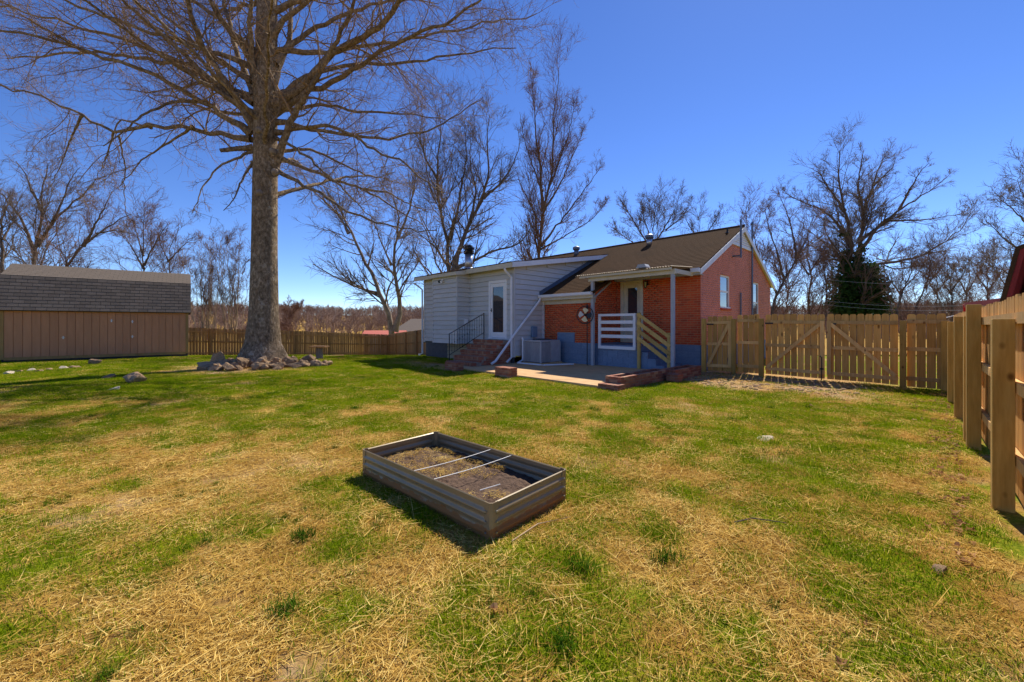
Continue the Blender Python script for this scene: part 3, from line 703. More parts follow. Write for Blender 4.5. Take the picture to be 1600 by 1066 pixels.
rl.bb(a, a + .09, y0, y1 + .02, .66, 1.86); rl.bb(b - .09, b, y0, y1 + .02, .66, 1.86); rl.bb(a + .09, b - .09, y0, y1 + .02, 1.78, 1.86); rl.bb(a + .09, b - .09, y0, y1 + .02, .66, .76)
rail = rl.build('white_railing', M['trim'], porch)
for z in (1.57, 1.33, 1.09):
    m = MB(); m.bb(a + .09, b - .09, y0 + .005, y1, z - .05, z + .06); m.build('board', M['trim'], rail)
m = MB(); m.bb(1.37, 1.46, 1.30, 1.39, 0.06, 1.88); wr = m.build('stair_railing', M['newwood'], porch)
m = MB(); m.bb(0.37, 0.46, 1.30, 1.39, 0.06, 1.24); m.build('newel_post', M['newwood'], wr)
for dz in (0.0, -.27, -.52, -.77):
    m = MB(); m.beam((1.44, 1.405, 1.84 + dz), (0.36, 1.405, 1.10 + dz), .028, .12 if dz else .10); m.build('board', M['newwood'], wr)
m = MB(); m.bb(0.95, 1.27, 1.5, 1.8, 3.26, 3.29); m.prism([(0.95, 3.29), (1.27, 3.29), (1.22, 3.37), (1.0, 3.37)], 'y', 1.52, 1.78); tb = m.build('roof_box', M['greypost'], porch)

# ------------------------------------------------------------------ brick steps with iron railing
steps = thing('brick_steps', 'weathered red brick steps with black iron railing below the glazed door', 'steps', K, HRZ)
ss0, ss1 = QS + 0.14, QS + 1.68
core = MB()
runs = [(QT + .03, QT + .62, 0.0, 0.92), (QT + .62, QT + .92, 0, .74), (QT + .92, QT + 1.22, 0, .55), (QT + 1.22, QT + 1.52, 0, .37), (QT + 1.52, QT + 1.84, 0, .18)]
for (t0, t1, z0, z1) in runs: core.bb(ss0 + .015, ss1 - .015, t0, t1 - .015, z0, z1 - .015)
core.build('mortar_core', M['oldmortar'], steps)
for (t0, t1, z0, z1) in runs:
    # header course on edge along the nosing and stretcher courses beneath
    q = ss0; wdt = 0.072
    while q + wdt < ss1 + .01:
        piece('brick', M['oldbrick'], steps, (q + wdt / 2, t1 - .10, z1 - .045 + R.uniform(-.003, .003)), (wdt - .012, .205, .10)); q += wdt
    q = ss0
    while q + .2 < ss1 + .02 :
        piece('brick', M['oldbrick'], steps, (q + .1, t1 - .055, z1 - .142), (.198, .10, .066)); q += .21
zz = 0.04
for k, zz in enumerate((0.04, .118, .196, .274, .352, .43, .508, .586, .664, .742)):
    tm = [r[1] for r in runs if r[3] - .1 > zz][-1]; q = QT + .05 + (.1 if k % 2 else 0)
    while q + .2 < tm:
        piece('brick', M['oldbrick'], steps, (ss0 + .02, q + .1, zz), (.06, .2, .064)); q += .212
rs = ss1 - .08
m = MB(); m.tube([(rs, QT + .10, .92), (rs, QT + .10, 1.95)], 0.02, 6); m.tube([(rs, QT + 1.74, .17), (rs, QT + 1.74, 1.16)], 0.02, 6)
m.beam((rs, QT + .10, 1.93), (rs, QT + 1.76, 1.14), .04, .018); m.beam((rs, QT + .10, 1.18), (rs, QT + 1.74, .38), .025, .018)
ir = m.build('iron_railing', M['black'], steps)
for i in range(1, 14):
    f = i / 14; y = QT + .10 + 1.64 * f
    m = MB(); m.tube([(rs, y, 1.18 - .8 * f), (rs, y, 1.92 - .79 * f)], 0.007, 5); zc = 1.55 - .8 * f
    m.tube([(rs, y, zc - .05), (rs, y, zc), (rs, y, zc + .05)], [.006, .017, .006], 5); m.build('baluster', M['black'], ir)

# ------------------------------------------------------------------ air conditioner
ac = thing('air_conditioner', 'grey louvred outdoor air conditioner unit beside the siding wall', 'air conditioner', H(4.40, 2.76, 0.07), HRZ)
m = MB(); m.bb(-.06, .90, -1.10, .06, 0, .06); m.build('base_pad', M['concrete'], ac)
m = MB(); m.bb(.03, .81, -1.0, -.03, .06, .80); m.build('coil', M['acdark'], ac)
m = MB(); m.bb(-.01, .85, -1.04, .01, .80, .86); tp = m.build('top_cover', M['acmetal'], ac, bevel=.012)
m = MB(); m.tube([(.42, -.52, .86), (.42, -.52, .90)], [.36, .34], 20); m.build('fan_guard', M['acdark'], tp)
for (x, y) in ((0, 0), (.84, 0), (0, -1.03), (.84, -1.03)):
    m = MB(); m.bb(x - .025, x + .025, y - .025, y + .025, .06, .80); m.build('corner_post', M['acmetal'], ac)
for i in range(14):
    x = .055 + i * .056
    m = MB(); m.bb(x, x + .034, -.012, .004, .08, .79); m.build('louver', M['acmetal'], ac)
for i in range(7):
    y = -.06 - i * .062
    m = MB(); m.bb(-.004, .012, y - .036, y, .08, .79); m.build('louver', M['acmetal'], ac)
m = MB(); m.bb(-.008, .012, -1.0, -.50, .07, .80); m.build('service_panel', M['acmetal'], ac)
m = MB(); m.tube([(.5, -1.02, .3), (.5, -1.25, .3), (.9, -1.28, .35)], .03, 6); m.build('refrigerant_line', M['black'], ac)

# ------------------------------------------------------------------ garden windmill by the porch post
wx, wt = 3.19, 1.70
wmill = thing('garden_windmill', 'black pole garden windmill with cream blades beside the porch post', 'windmill', H(wx, wt, 0.07), HRZ)
m = MB(); m.tube([(0, 0, 0), (0, 0, 1.95)], .016, 8); m.tube([(0, 0, 1.95), (0, 0, 2.02), (0, 0, 2.16)], [.03, .045, .004], 8); m.build('pole', M['black'], wmill)
hub = Vector((0.02, 0.10, 1.76)); out = Vector((-0.25, 0.97, 0)).normalized(); sx = Vector((0.97, 0.25, 0)); up = Vector((0, 0, 1))
m = MB(); m.tube([hub + (sx * math.cos(a) + up * math.sin(a)) * .30 for a in [2 * math.pi * i / 32 for i in range(33)]], .016, 6, False); m.build('wheel_ring', M['black'], wmill)
for i in range(4):
    a0 = math.radians(8 + 90 * i); pts = []
    ring = []
    for k in range(13):
        f = k / 12; aa = a0 + (f - .5) * 1.15; ring.append(hub + (sx * math.cos(aa) + up * math.sin(aa)) * (.245 - .06 * abs(f - .35)) + out * (.03 * (f - .5)))
    inner = [hub + (sx * math.cos(a0 + .25) + up * math.sin(a0 + .25)) * .05, hub + (sx * math.cos(a0 - .25) + up * math.sin(a0 - .25)) * .05]
    pl = ring + inner; n = len(pl)
    m = MB(); m.add([p + out * .004 for p in pl] + [p - out * .004 for p in pl], [tuple(range(n)), tuple(range(2 * n - 1, n - 1, -1))] + [(k, (k + 1) % n, (k + 1) % n + n, k + n) for k in range(n)])
    m.build('blade', [M['black'], M['blade_cream'], M['blade_grey'], M['blade_cream']][(i + 2) % 4], wmill)
m = MB(); m.tube([hub - out * .1, hub + out * .05], .035, 10); m.build('hub', M['black'], wmill)
m = MB(); m.beam(hub - out * .10, hub - out * .34, .006, .02); m.build('tail_rod', M['black'], wmill)

# ------------------------------------------------------------------ brick planter and loose brick piers round the patio
def brick_box(parent, x0, x1, y0, y1, courses, hollow=None, soilz=None):
    """ring of running-bond bricks, capped solid when hollow is None"""
    L, Wd, Hh, J = .20, .095, .062, .010
    for c in range(courses):
        z = .005 + c * (Hh + J) + Hh / 2
        top = hollow is None and c == courses - 1
        def run(a, b, mk, off):
            q = a - off
            while q < b - .01:
                p0, p1 = max(q, a), min(q + L, b)
                if p1 - p0 > .04: mk((p0 + p1) / 2, p1 - p0)
                q += L + J
        off = (.105 if c % 2 else 0)
        if top:
            y = y0
            while y + Wd <= y1 + .03:
                run(x0, x1, lambda m_, l, y=y: piece('brick', M['oldbrick'], parent, (m_, y + Wd / 2 + R.uniform(-.004, .004), z), (l, Wd, Hh)), off); y += Wd + J
        else:
            for y in (y0 + Wd / 2, y1 - Wd / 2):
                run(x0, x1, lambda m_, l: piece('brick', M['oldbrick'], parent, (m_, y + R.uniform(-.005, .005), z + R.uniform(-.002, .002)), (l, Wd, Hh)), off)
            for x in (x0 + Wd / 2, x1 - Wd / 2):
                run(y0 + Wd + J, y1 - Wd - J, lambda m_, l: piece('brick', M['oldbrick'], parent, (x, m_, z), (Wd, l, Hh)), off)
    m = MB(); hh = courses * (Hh + J)
    if hollow is None: m.bb(x0 + .012, x1 - .012, y0 + .012, y1 - .012, -.1, hh - .02)
    else:
        m.bb(x0 + .01, x1 - .01, y0 + .01, y0 + Wd - .01, -.1, hh - .015); m.bb(x0 + .01, x1 - .01, y1 - Wd + .01, y1 - .01, -.1, hh - .015)
        m.bb(x0 + .01, x0 + Wd - .01, y0 + Wd - .01, y1 - Wd + .01, -.1, hh - .015); m.bb(x1 - Wd + .01, x1 - .01, y0 + Wd - .01, y1 - Wd + .01, -.1, hh - .015)
    m.build('mortar_core', M['oldmortar'], parent)
    if hollow is not None:
        m = MB(); m.bb(x0 + Wd, x1 - Wd, y0 + Wd, y1 - Wd, -.1, hh - .09); m.build('soil', M['soil'], parent)
PRZ = math.atan2(d2.y, d2.x)
planter = thing('brick_planter', 'long low brick planter along the right edge of the patio', 'planter', (2.02, 9.32, gh(2.02, 9.32)), PRZ)
brick_box(planter, 0.25, 2.62, -.42, 0.0, 4, True)
brick_box(planter, -.06, .235, -.52, .02, 2)
planter2 = thing('brick_planter', 'shorter brick planter nearest the house corner, stepped back from the long one', 'planter', (4.05, 11.0, gh(4.05, 11.0)), PRZ)
brick_box(planter2, 0.0, 1.75, -.40, .03, 4, True)
pier = thing('brick_pier', 'squat brick pier where the two planters meet', 'brick pier', H(0, 0) * 0 + Vector((4.10, 10.45, gh(4.1, 10.45))), PRZ)
brick_box(pier, 0, .30, -.20, .11, 3)
pier = thing('brick_pier', 'squat brick pier standing alone on the front edge of the patio', 'brick pier', (0.02, 11.25, gh(0, 11.2)), HRZ)
brick_box(pier, -.05, .55, -.13, .18, 4)
pier = thing('brick_pier', 'squat brick pier at the patio corner below the iron railing', 'brick pier', (-1.65, 12.85, gh(-1.6, 12.9)), HRZ)
brick_box(pier, -.0, .60, -.13, .18, 4)

# ------------------------------------------------------------------ garden bed
bed = thing('raised_garden_bed', 'grey corrugated metal raised garden bed with soil on the lawn', 'garden bed', (BED_C.x, BED_C.y, gh(BED_C.x, BED_C.y) - 0.01), BED_RZ)
gm_, nt, bs = newmat('stained_bed_metal')
tc = N(nt, "ShaderNodeTexCoord"); sp = N(nt, "ShaderNodeSeparateXYZ"); nt.links.new(tc.outputs["Object"], sp.inputs[0])
f = noise(nt, 7, 5, 0.7); ad2 = N(nt, "ShaderNodeMath", operation='MULTIPLY_ADD'); ad2.inputs[1].default_value = -0.13; nt.links.new(f, ad2.inputs[0]); nt.links.new(sp.outputs[2], ad2.inputs[2])
st = ramp(nt, ad2.outputs[0], [(0.022, (1, 1, 1)), (0.034, (0, 0, 0))])
g2 = noise(nt, 3, 4, 0.6)
cc = mixc(nt, st, ramp(nt, g2, [(0.3, (0.25, 0.185, 0.10)), (0.7, (0.31, 0.235, 0.13))]), (0.30, 0.13, 0.035))
nt.links.new(cc, bs.inputs["Base Color"]); bs.inputs["Roughness"].default_value = 0.34; bs.inputs["Metallic"].default_value = 0.12
mr = N(nt, "ShaderNodeMapRange"); mr.inputs[3].default_value = 0.33; mr.inputs[4].default_value = 0.9; nt.links.new(st, mr.inputs[0]); nt.links.new(mr.outputs[0], bs.inputs["Roughness"])
M['bed'] = gm_
def rib(z):
    k = (z - .02) / .25; v = 0
    for c in (.17, .45, .73):
        v += (.5 + .5 * math.cos(math.pi * (k - c) / .12)) if abs(k - c) < .12 else 0
    return .015 * v
def bed_wall(L, along):
    m = MB(); nz = 40; vs_ = []; fs_ = []
    prof = [(rib(BHT * i / nz), BHT * i / nz) for i in range(nz + 1)]
    prof = [(w, z) for w, z in prof] + [(-.006, BHT + .004), (-.016, BHT - .002)] 
    full = prof + [(w - .004, z) for w, z in prof[::-1]]
    for u in (-L / 2, L / 2):
        for (w, z) in full: vs_.append((u, w, z))
    k = len(full)
    fs_ = [(i, (i + 1) % k, (i + 1) % k + k, i + k) for i in range(k)]
    m.add(vs_, fs_); return m
for (L, off, rz) in ((BL - .10, -BW_ / 2, math.pi), (BL - .10, BW_ / 2, 0), (BW_ - .10, BL / 2, -math.pi / 2), (BW_ - .10, -BL / 2, math.pi / 2)):
    mm = bed_wall(L, 0)
    o = mm.build('wall_panel', M['bed'], bed, True)
    o.location = (0, off, 0) if abs(rz) in (0, math.pi) else (off, 0, 0); o.rotation_euler = (0, 0, rz)
    es = o.modifiers.new("split", 'EDGE_SPLIT'); es.split_angle = math.radians(50)
for sxx in (-1, 1):
    for syy in (-1, 1):
        m = MB(); x, y = sxx * BL / 2, syy * BW_ / 2
        pl = [(x - sxx * .065, y + syy * .006), (x - sxx * .012, y + syy * .006), (x + sxx * .006, y - syy * .012), (x + sxx * .006, y - syy * .065), (x, y - syy * .065), (x - sxx * .001, y - syy * .022), (x - sxx * .022, y - syy * .001), (x - sxx * .065, y)]
        m.prism(pl, 'z', 0, BHT + .006); m.build('corner_post', M['bed'], bed)
        m = MB()
        for z in (.06, .135, .21):
            for (bx, by) in ((x - sxx * .045, y + syy * .009), (x + sxx * .009, y - syy * .045)): m.box((bx, by, z), (.012, .012, .012))
        m.build('bolts', M['galv'], bed, kind='stuff')
sx_ = np.linspace(-BL / 2 + .012, BL / 2 - .012, 70); sy_ = np.linspace(-BW_ / 2 + .012, BW_ / 2 - .012, 36)
SX, SY = np.meshgrid(sx_, sy_, indexing='ij'); sz = .135 + .055 * (fbm(SX + 9, SY + 4, 4, 4, 9) - .5) + .03 * (fbm(SX, SY, 22, 2, 10) - .5) - .02 * (SY > .3)
ii, jj = np.meshgrid(np.arange(69), np.arange(35), indexing='ij'); bq = (ii * 36 + jj).ravel()
link('soil', np_mesh('soil', np.stack([SX.ravel(), SY.ravel(), sz.ravel()], 1), np.stack([bq, bq + 36, bq + 37, bq + 1], 1), M['soil']), bed)
for x in (-.02, .26):
    m = MB(); m.tube([(x - .04 + .07 * k_ / 8, -BW_ / 2 + BW_ * k_ / 8, BHT - .008 - .012 * math.sin(math.pi * k_ / 8)) for k_ in range(9)], .0036, 6); m.build('cross_rod', M['whiterod'], bed)
tag(MB().tube([(0, 0, 0), (.16, .07, .02)], .005, 5).build('plant_stake', M['whiterod']), 'short white stake lying on the soil of the garden bed', 'stake')
bpy.data.objects['plant_stake'].location = Matrix.Rotation(BED_RZ, 3, 'Z') @ Vector((.55, -.22, .17)) + BED_C

# ------------------------------------------------------------------ shed on the left
shed = thing('storage_shed', 'long taupe panelled shed with grey shingled gambrel roof', 'shed', (SH1.x, SH1.y, 0), SHRZ)
SW = 3.6
m = MB(); m.bb(0, SHL, -SW, -.03, .18, 2.06); m.prism([(-.03, 2.06), (-.52, 3.36), (-1.8, 3.92), (-3.08, 3.36), (-SW, 2.06)], 'x', 0.02, SHL - .02); m.build('body', M['shedwall'], shed)
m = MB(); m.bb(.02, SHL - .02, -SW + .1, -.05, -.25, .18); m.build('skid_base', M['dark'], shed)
nb = 23; bwid = (SHL - .18) / nb
for i in range(nb):
    m = MB(); m.bb(.09 + i * bwid + .007, .09 + (i + 1) * bwid - .007, -.03, -.004, .20, 2.05); m.build('wall_board', M['shedwall'], shed)
for q in (0.04, SHL - .04):
    m = MB(); m.bb(q - .05, q + .05, -.05, .012, .12, 2.04); m.build('corner_trim', M['shedtrim'], shed)
m = MB(); m.bb(.09, SHL - .09, -.03, .012, .08, .195); m.build('base_trim', M['shedtrim'], shed)
m = MB(); m.bb(-.06, SHL + .06, .0, .14, 2.03, 2.085); m.build('eave_trim', M['shedtrim'], shed)
for (x, z) in ((1.95, 1.62), (1.95, .95), (2.62, 1.66), (4.05, .95)):
    m = MB(); m.bb(x - .02, x + .02, -.003, .012, z - .06, z + .06); m.tube([(x - .06, .012, z), (x + .05, .016, z)], .009, 6); m.build('door_latch', M['galv'], shed)
pr = [(.20, 2.06), (-.42, 3.48), (-1.8, 4.08), (-3.18, 3.48), (-SW - .2, 2.06)]
m = MB(); th = .05
pin = [(.16, 2.03), (-.46, 3.43), (-1.8, 4.02), (-3.14, 3.43), (-SW - .16, 2.03)]
m.prism(pr + pin[::-1], 'x', -.10, SHL + .10); sroof = m.build('shed_roof', M['shingle_edge'], shed)
def shingle_mesh(name, L, E, slope):
    mm = MB(); mm.prism([(0, .008), (0, .0015), (E, .0015), (E, .003)], 'x', 0, L); return mm.mesh(name, M['shingle'])
a_, b_ = Vector((0, *pr[0])), Vector((0, *pr[1])); sl = (b_ - a_); nE = 10; E = sl.length / nE; ang1 = math.atan2(sl.z, -sl.y)
SL_ = .305
me_s = shingle_mesh('shingle', SL_ - .012, E - .010, 0)
for r_ in range(nE):
    x = -.10 - (SL_ / 2 if r_ % 2 else 0); p = a_ + sl * (r_ / nE)
    while x < SHL + .10:
        x0 = max(x, -.10); x1 = min(x + SL_, SHL + .10)
        if x1 - x0 > .05:
            o = link('shingle', me_s, sroof); o.location = (x1 if True else x0, p.y, p.z); o.rotation_euler = (-ang1, 0, math.pi) if False else (0, 0, 0)
            # row runs up the slope: local +y must point towards the ridge
            rot = Matrix(((-1, 0, 0), (0, -math.cos(ang1), math.sin(ang1)), (0, math.sin(ang1), math.cos(ang1)))).to_4x4()
            o.matrix_local = Matrix.Translation((x1 - .006, p.y, p.z)) @ rot @ Matrix.Diagonal(((x1 - x0) / SL_, 1, 1, 1))
        x += SL_
a_, b_ = Vector((0, *pr[1])), Vector((0, *pr[2])); sl = b_ - a_; nE = 9; E = sl.length / nE; ang2 = math.atan2(sl.z, -sl.y)
up_ = MB()
for r_ in range(nE):
    x = -.10 - (SL_ / 2 if r_ % 2 else 0); p = a_ + sl * (r_ / nE)
    rot = Matrix(((-1, 0, 0), (0, -math.cos(ang2), math.sin(ang2)), (0, math.sin(ang2), math.cos(ang2))))
    while x < SHL + .10:
        x0 = max(x, -.10); x1 = min(x + SL_, SHL + .10)
        if x1 - x0 > .05:
            lo = len(up_.v); mm = MB(); mm.prism([(0, .009), (0, .0015), (E - .006, .0015), (E - .006, .003)], 'x', 0, x1 - x0 - .01)
            up_.add([rot @ Vector(v) + Vector((x1 - .005, p.y, p.z)) for v in mm.v], mm.f)
        x += SL_
up_.build('upper_shingles', M['shingle'], sroof, kind='stuff')

# ------------------------------------------------------------------ fences and gates
def picket_mesh(w, h, mat, name='picket'):
    m = MB(); c = .022
    m.prism([(-w / 2, 0), (w / 2, 0), (w / 2, h - c), (w / 2 - c, h), (-w / 2 + c, h), (-w / 2, h - c)], 'y', 0, .017)
    return m.mesh(name, mat)
_pk = {}
def pickets(parent, a, b, w, gap, hfun, zfun, mat):
    key = (round(w, 4), mat.name)
    if key not in _pk: _pk[key] = picket_mesh(w, 1.0, mat)
    n = max(1, int(round((b - a) / (w + gap)))); p = (b - a) / n
    for i in range(n):
        x = a + (i + .5) * p
        o = link('picket', _pk[key], parent); hh = hfun(x) + R.uniform(-.012, .012)
        o.location = (x, .002 + R.uniform(0, .003), zfun(x)); o.scale = ((p - gap * R.uniform(.6, 1.5)) / w, 1, hh); o.rotation_euler = (0, R.uniform(-.004, .004), 0)
def fence_thing(name, label, cat, O, e, posts, panels, ht, mats, pw=.11, rails=(.25, .95, 1.60), post_h=None, postz=0):
    rz = math.atan2(e.y, e.x)
    f = thing(name, label, cat, (O.x, O.y, 0), rz)
    ex = Vector((math.cos(rz), math.sin(rz), 0))
    zf = lambda x: gh(O.x + ex.x * x, O.y + ex.y * x)
    for i, q in enumerate(posts):
        hh = (post_h[i] if post_h else ht - .06)
        m = MB(); z = zf(q); m.bb(q - pw / 2, q + pw / 2, -.045 - pw, -.045, z - .25, z + hh); m.build('post', mats[1], f, bevel=.004)
    for (a, b) in panels:
        for r in rails:
            m = MB(); m.beam((a, -.022, zf(a) + r), (b, -.022, zf(b) + r), .038, .088); m.build('rail', mats[2], f)
        pickets(f, a, b, .14, .013, lambda x: ht - .05, lambda x: zf(x) + .05, mats[0])
    return f
NEWM = (M['picket'], M['post'], M['rail']); OLDM = (M['oldpicket'], M['oldpicket'], M['oldpicket'])
G0 = Vector((6.10, 12.87, 0)); GE = Vector((0.721, -0.693, 0)); GL = 5.32
gf = fence_thing('wooden_fence', 'new pine picket fence running from the brick house corner to the gates', 'fence', G0, GE, [.06, .92, 1.64, 4.58, 5.26], [(.98, 1.58), (4.64, 5.30)], 1.78, NEWM, .12, post_h=[1.7, 1.66, 1.66, 1.62, 1.62])
def gate(label, a, b, flip, leaf_w):
    rz = math.atan2(GE.y, GE.x)
    O = G0 + GE * a; f = thing('wooden_gate', label, 'gate', (O.x, O.y, 0), rz)
    L = b - a; ex = GE
    zf = lambda x: gh(O.x + ex.x * x, O.y + ex.y * x)
    for r in (.22, .90, 1.56):
        m = MB(); m.beam((0, -.022, zf(0) + r), (L, -.022, zf(L) + r), .038, .088); m.build('rail', M['rail'], f)
    for q in ((L - .05) if not flip else .05,):
        m = MB(); m.bb(q - .045, q + .045, -.085, -.043, zf(q) + .20, zf(q) + 1.60); m.build('stile', M['rail'], f)
    p, q = ((.05, .26), (L - .08, 1.52)) if not flip else ((L - .05, .26), (.08, 1.52))
    m = MB(); m.beam((p[0], -.064, zf(0) + p[1]), (q[0], -.064, zf(0) + q[1]), .040, .088); m.build('brace', M['rail'], f)
    pickets(f, 0, L, .14, .013, lambda x: 1.70 + (0.02 if leaf_w else 0), lambda x: zf(x) + .06, M['picket'])
    m = MB(); m.bb(.0, .20, -.05, -.043, zf(0) + 1.50, zf(0) + 1.54); m.build('hinge', M['black'], f)
    return f
gate('narrow pine gate with one diagonal brace beside the brick wall', .13, .85, False, 0)
g1 = gate('left leaf of the wide double pine gate', 1.72, 3.09, False, 1)
g2_ = gate('right leaf of the wide double pine gate', 3.13, 4.50, True, 1)
m = MB(); m.tube([(1.31, -.11, 0.02), (1.31, -.11, .62), (1.27, -.13, .66)], .012, 6); m.bb(1.27, 1.35, -.115, -.088, .30, .34); m.build('drop_bolt', M['black'], g1)
C1 = G0 + GE * GL
fence_thing('wooden_fence', 'new pine picket fence with tall posts running along the right side of the yard', 'fence', C1 + Vector((.05, -.05, 0)), Vector((-.7071, -.7071, 0)), [.06, 2.13, 3.95, 5.72, 6.12, 8.42, 10.5], [(.08, 10.6)], 1.73, NEWM, .118, rails=(.42, 1.0, 1.55), post_h=[1.60, 1.56, 1.62, 1.60, 1.74, 1.53, 1.55])
F0 = Vector((-24.5, 20.6, 0)); FE = Vector((0.722, 0.692, 0)); FL = 19.4
fence_thing('wooden_fence', 'brown weathered picket fence across the back behind the oak', 'fence', F0, FE, [i * 2.42 + .05 for i in range(9)], [(0, FL)], 1.78, OLDM, .10, rails=(.2, .92, 1.55))
F1 = F0 + FE * FL; FE2 = Vector((0.545, -0.838, 0))
fence_thing('wooden_fence', 'brown picket fence from the back corner to the pale siding addition', 'fence', F1, FE2, [.1, 2.5, 4.9, 7.3, 9.7], [(.06, 10.2)], 1.78, OLDM, .10, rails=(.2, .92, 1.55))

# ------------------------------------------------------------------ neighbours
nb1 = thing('neighbour_house', 'brown roofed neighbouring house beyond the back fence', 'house', (-12.5, 58, -2.9), 0.15)
m = MB(); m.bb(-5.5, 9, 0, 9, -.5, 2.6); m.build('wall', M['farwall'], nb1)
m = MB(); m.add([(-6, -.6, 2.5), (9.6, -.6, 2.5), (9.6, 9.6, 2.5), (-6, 9.6, 2.5), (-2.4, 4.5, 5.25), (9.6, 4.5, 5.25)], [(0, 1, 5, 4), (2, 3, 4, 5), (3, 0, 4), (1, 2, 5), (0, 3, 2, 1)]); m.build('roof', M['farroof'], nb1)
for x in (-3, 1, 5):
    m = MB(); m.bb(x, x + 1.1, -.03, 0.02, .9, 2.1); w_ = m.build('window', M['trim'], nb1); m = MB(); m.bb(x + .1, x + 1.0, -.04, -.02, 1.0, 2.0); m.build('pane', M['glass'], w_)
nb2 = thing('red_roofed_shed', 'low shed with a pale red roof beyond the back fence', 'shed', (-13.5, 42, -2.1), 0.1)
m = MB(); m.bb(-1.9, 1.9, 0, 3, -.4, 2.3); m.build('wall', M['farwall'], nb2)
m = MB(); m.prism([(-.3, 2.3), (1.5, 2.95), (3.3, 2.3), (3.3, 2.2), (1.5, 2.8), (-.3, 2.2)], 'x', -2.2, 2.2); m.build('roof', M['farredroof'], nb2)
nb3 = thing('red_barn', 'dark red gambrel barn behind the fence at the right edge', 'barn', (14.5, 7.9, 0), math.radians(-62))
prf = [(-3.2, 2.05), (-2.92, 3.5), (0, 4.7), (2.92, 3.5), (3.2, 2.05)]
m = MB(); m.prism([(-2.9, -.2), (-2.9, 2.2), (-2.65, 3.3), (0, 4.45), (2.65, 3.3), (2.9, 2.2), (2.9, -.2)], 'y', 0.35, 6); m.build('wall', M['barnred'], nb3)
m = MB(); inn = [(-3.12, 1.98), (-2.85, 3.42), (0, 4.6), (2.85, 3.42), (3.12, 1.98)]; m.prism(prf + inn[::-1], 'y', -.15, 6.3); br = m.build('roof', M['roof'], nb3)
m = MB(); in2 = [(-3.03, 1.92), (-2.77, 3.35), (0, 4.5), (2.77, 3.35), (3.03, 1.92)]; m.prism(inn + in2[::-1], 'y', -.13, 6.2); m.build('rake_trim', M['barnred'], br)
nb4 = thing('red_carport', 'low lean-to with a faded red fascia behind the right fence', 'lean-to', (19.1, 17.0, gh(19.1, 17)), math.radians(-46))
m = MB(); m.prism([(0.0, 2.42), (1.5, 2.66), (1.5, 2.60), (0.0, 2.36)], 'y', 0.0, 2.2); m.build('roof', M['barnred'], nb4)
m = MB(); m.prism([(-.02, 2.22), (1.1, 2.38), (1.1, 2.60), (-.02, 2.42)], 'y', -.04, -.003); m.build('fascia', M['fascia_pink'], nb4); m = MB(); m.prism([(1.1, 2.38), (1.52, 2.44), (1.52, 2.67), (1.1, 2.60)], 'y', -.045, -.003); m.build('fascia_panel', M['brightred'], nb4)
for x in (.08, 1.42):
    for y in (.08, 2.1):
        m = MB(); m.bb(x - .05, x + .05, y - .05, y + .05, -.1, 2.38); m.build('post', M['brightred'], nb4)

# ------------------------------------------------------------------ stones, stump table
def rock_mesh(seed, sub=3):
    bm = bmesh.new(); bmesh.ops.create_icosphere(bm, subdivisions=sub, radius=1)
    rr = random.Random(seed); planes = []
    for _ in range(13):
        v = Vector((rr.gauss(0, 1), rr.gauss(0, 1), rr.gauss(0, 1))).normalized(); planes.append((v, rr.uniform(.38, .78)))
    from mathutils import noise as mn
    for v in bm.verts:
        for n_, d_ in planes:
            q = v.co.dot(n_) - d_
            if q > 0: v.co -= n_ * q * .92
        v.co *= 1.25 * (1 + .16 * mn.noise(v.co * 2.6 + Vector((seed, 0, 0))) + .06 * mn.noise(v.co * 7 + Vector((seed, 3, 0))))
    me = bpy.data.meshes.new('rock'); bm.to_mesh(me); bm.free()
    return me
rmesh = [rock_mesh(i + 1) for i in range(10)]
for me in rmesh: me.materials.append(M['rock'])
def rock(x, y, sx, sy, sz, rz, tilt, label, group=None, mi=None, z=None, mat=None):
    me = rmesh[(mi if mi is not None else R.randrange(10))]
    if mat: me = me.copy(); me.materials.clear(); me.materials.append(mat)
    o = link('rock', me); o.location = (x, y, gh(x, y) + (sz * .55 if z is None else z)); o.scale = (sx, sy, sz); o.rotation_euler = (tilt, R.uniform(-.2, .2), rz)
    tag(o, label, 'rock', group); return o
PILE = 'brown field stone in the heap round the foot of the big oak'; PG = 'stones heaped round the oak'
rr = random.Random(5)
for i in range(62):
    a = math.radians(rr.uniform(188, 352)); rad = rr.uniform(1.0, 2.0)
    x = OAK.x + .35 + math.cos(a) * rad * 1.12; y = OAK.y + math.sin(a) * rad * .95; s = rr.uniform(.10, .23)
    lay = 1 if (rad < 1.5 and i % 2 == 0) else 0
    rock(x, y, s * rr.uniform(.9, 1.5), s * rr.uniform(.8, 1.2), s * rr.uniform(.55, 1.0), rr.uniform(0, 6), rr.uniform(-.5, .5), PILE, PG, z=s * .4 + lay * .17)
q = W(343, 562, 14.3); rock(q.x, q.y, .22, .20, .36, .4, .1, 'tall upright brown stone left of the oak trunk', mi=2)
q = W(325, 578, 13.6); rock(q.x, q.y, .34, .26, .20, .9, .1, 'smooth grey boulder at the left end of the oak stone heap', mi=4)
q = W(470, 570, 14.2); rock(q.x, q.y, .42, .25, .11, -.3, .15, 'flat slab stone at the right end of the oak stone heap', mi=6)
q = W(212, 599, 10.4); rock(q.x, q.y, .24, .18, .15, .2, 0, 'lone brown boulder on the grass between shed and oak', mi=1)
q = W(178, 612, 9.1); rock(q.x, q.y, .12, .09, .05, .4, 0, 'small white stone lying in the grass left of the oak', mi=3, mat=M['pale_rock'])
q = W(172, 592, 11.2); rock(q.x, q.y, .20, .15, .09, 1.2, 0, 'grey rock behind the lone brown boulder', mi=5)
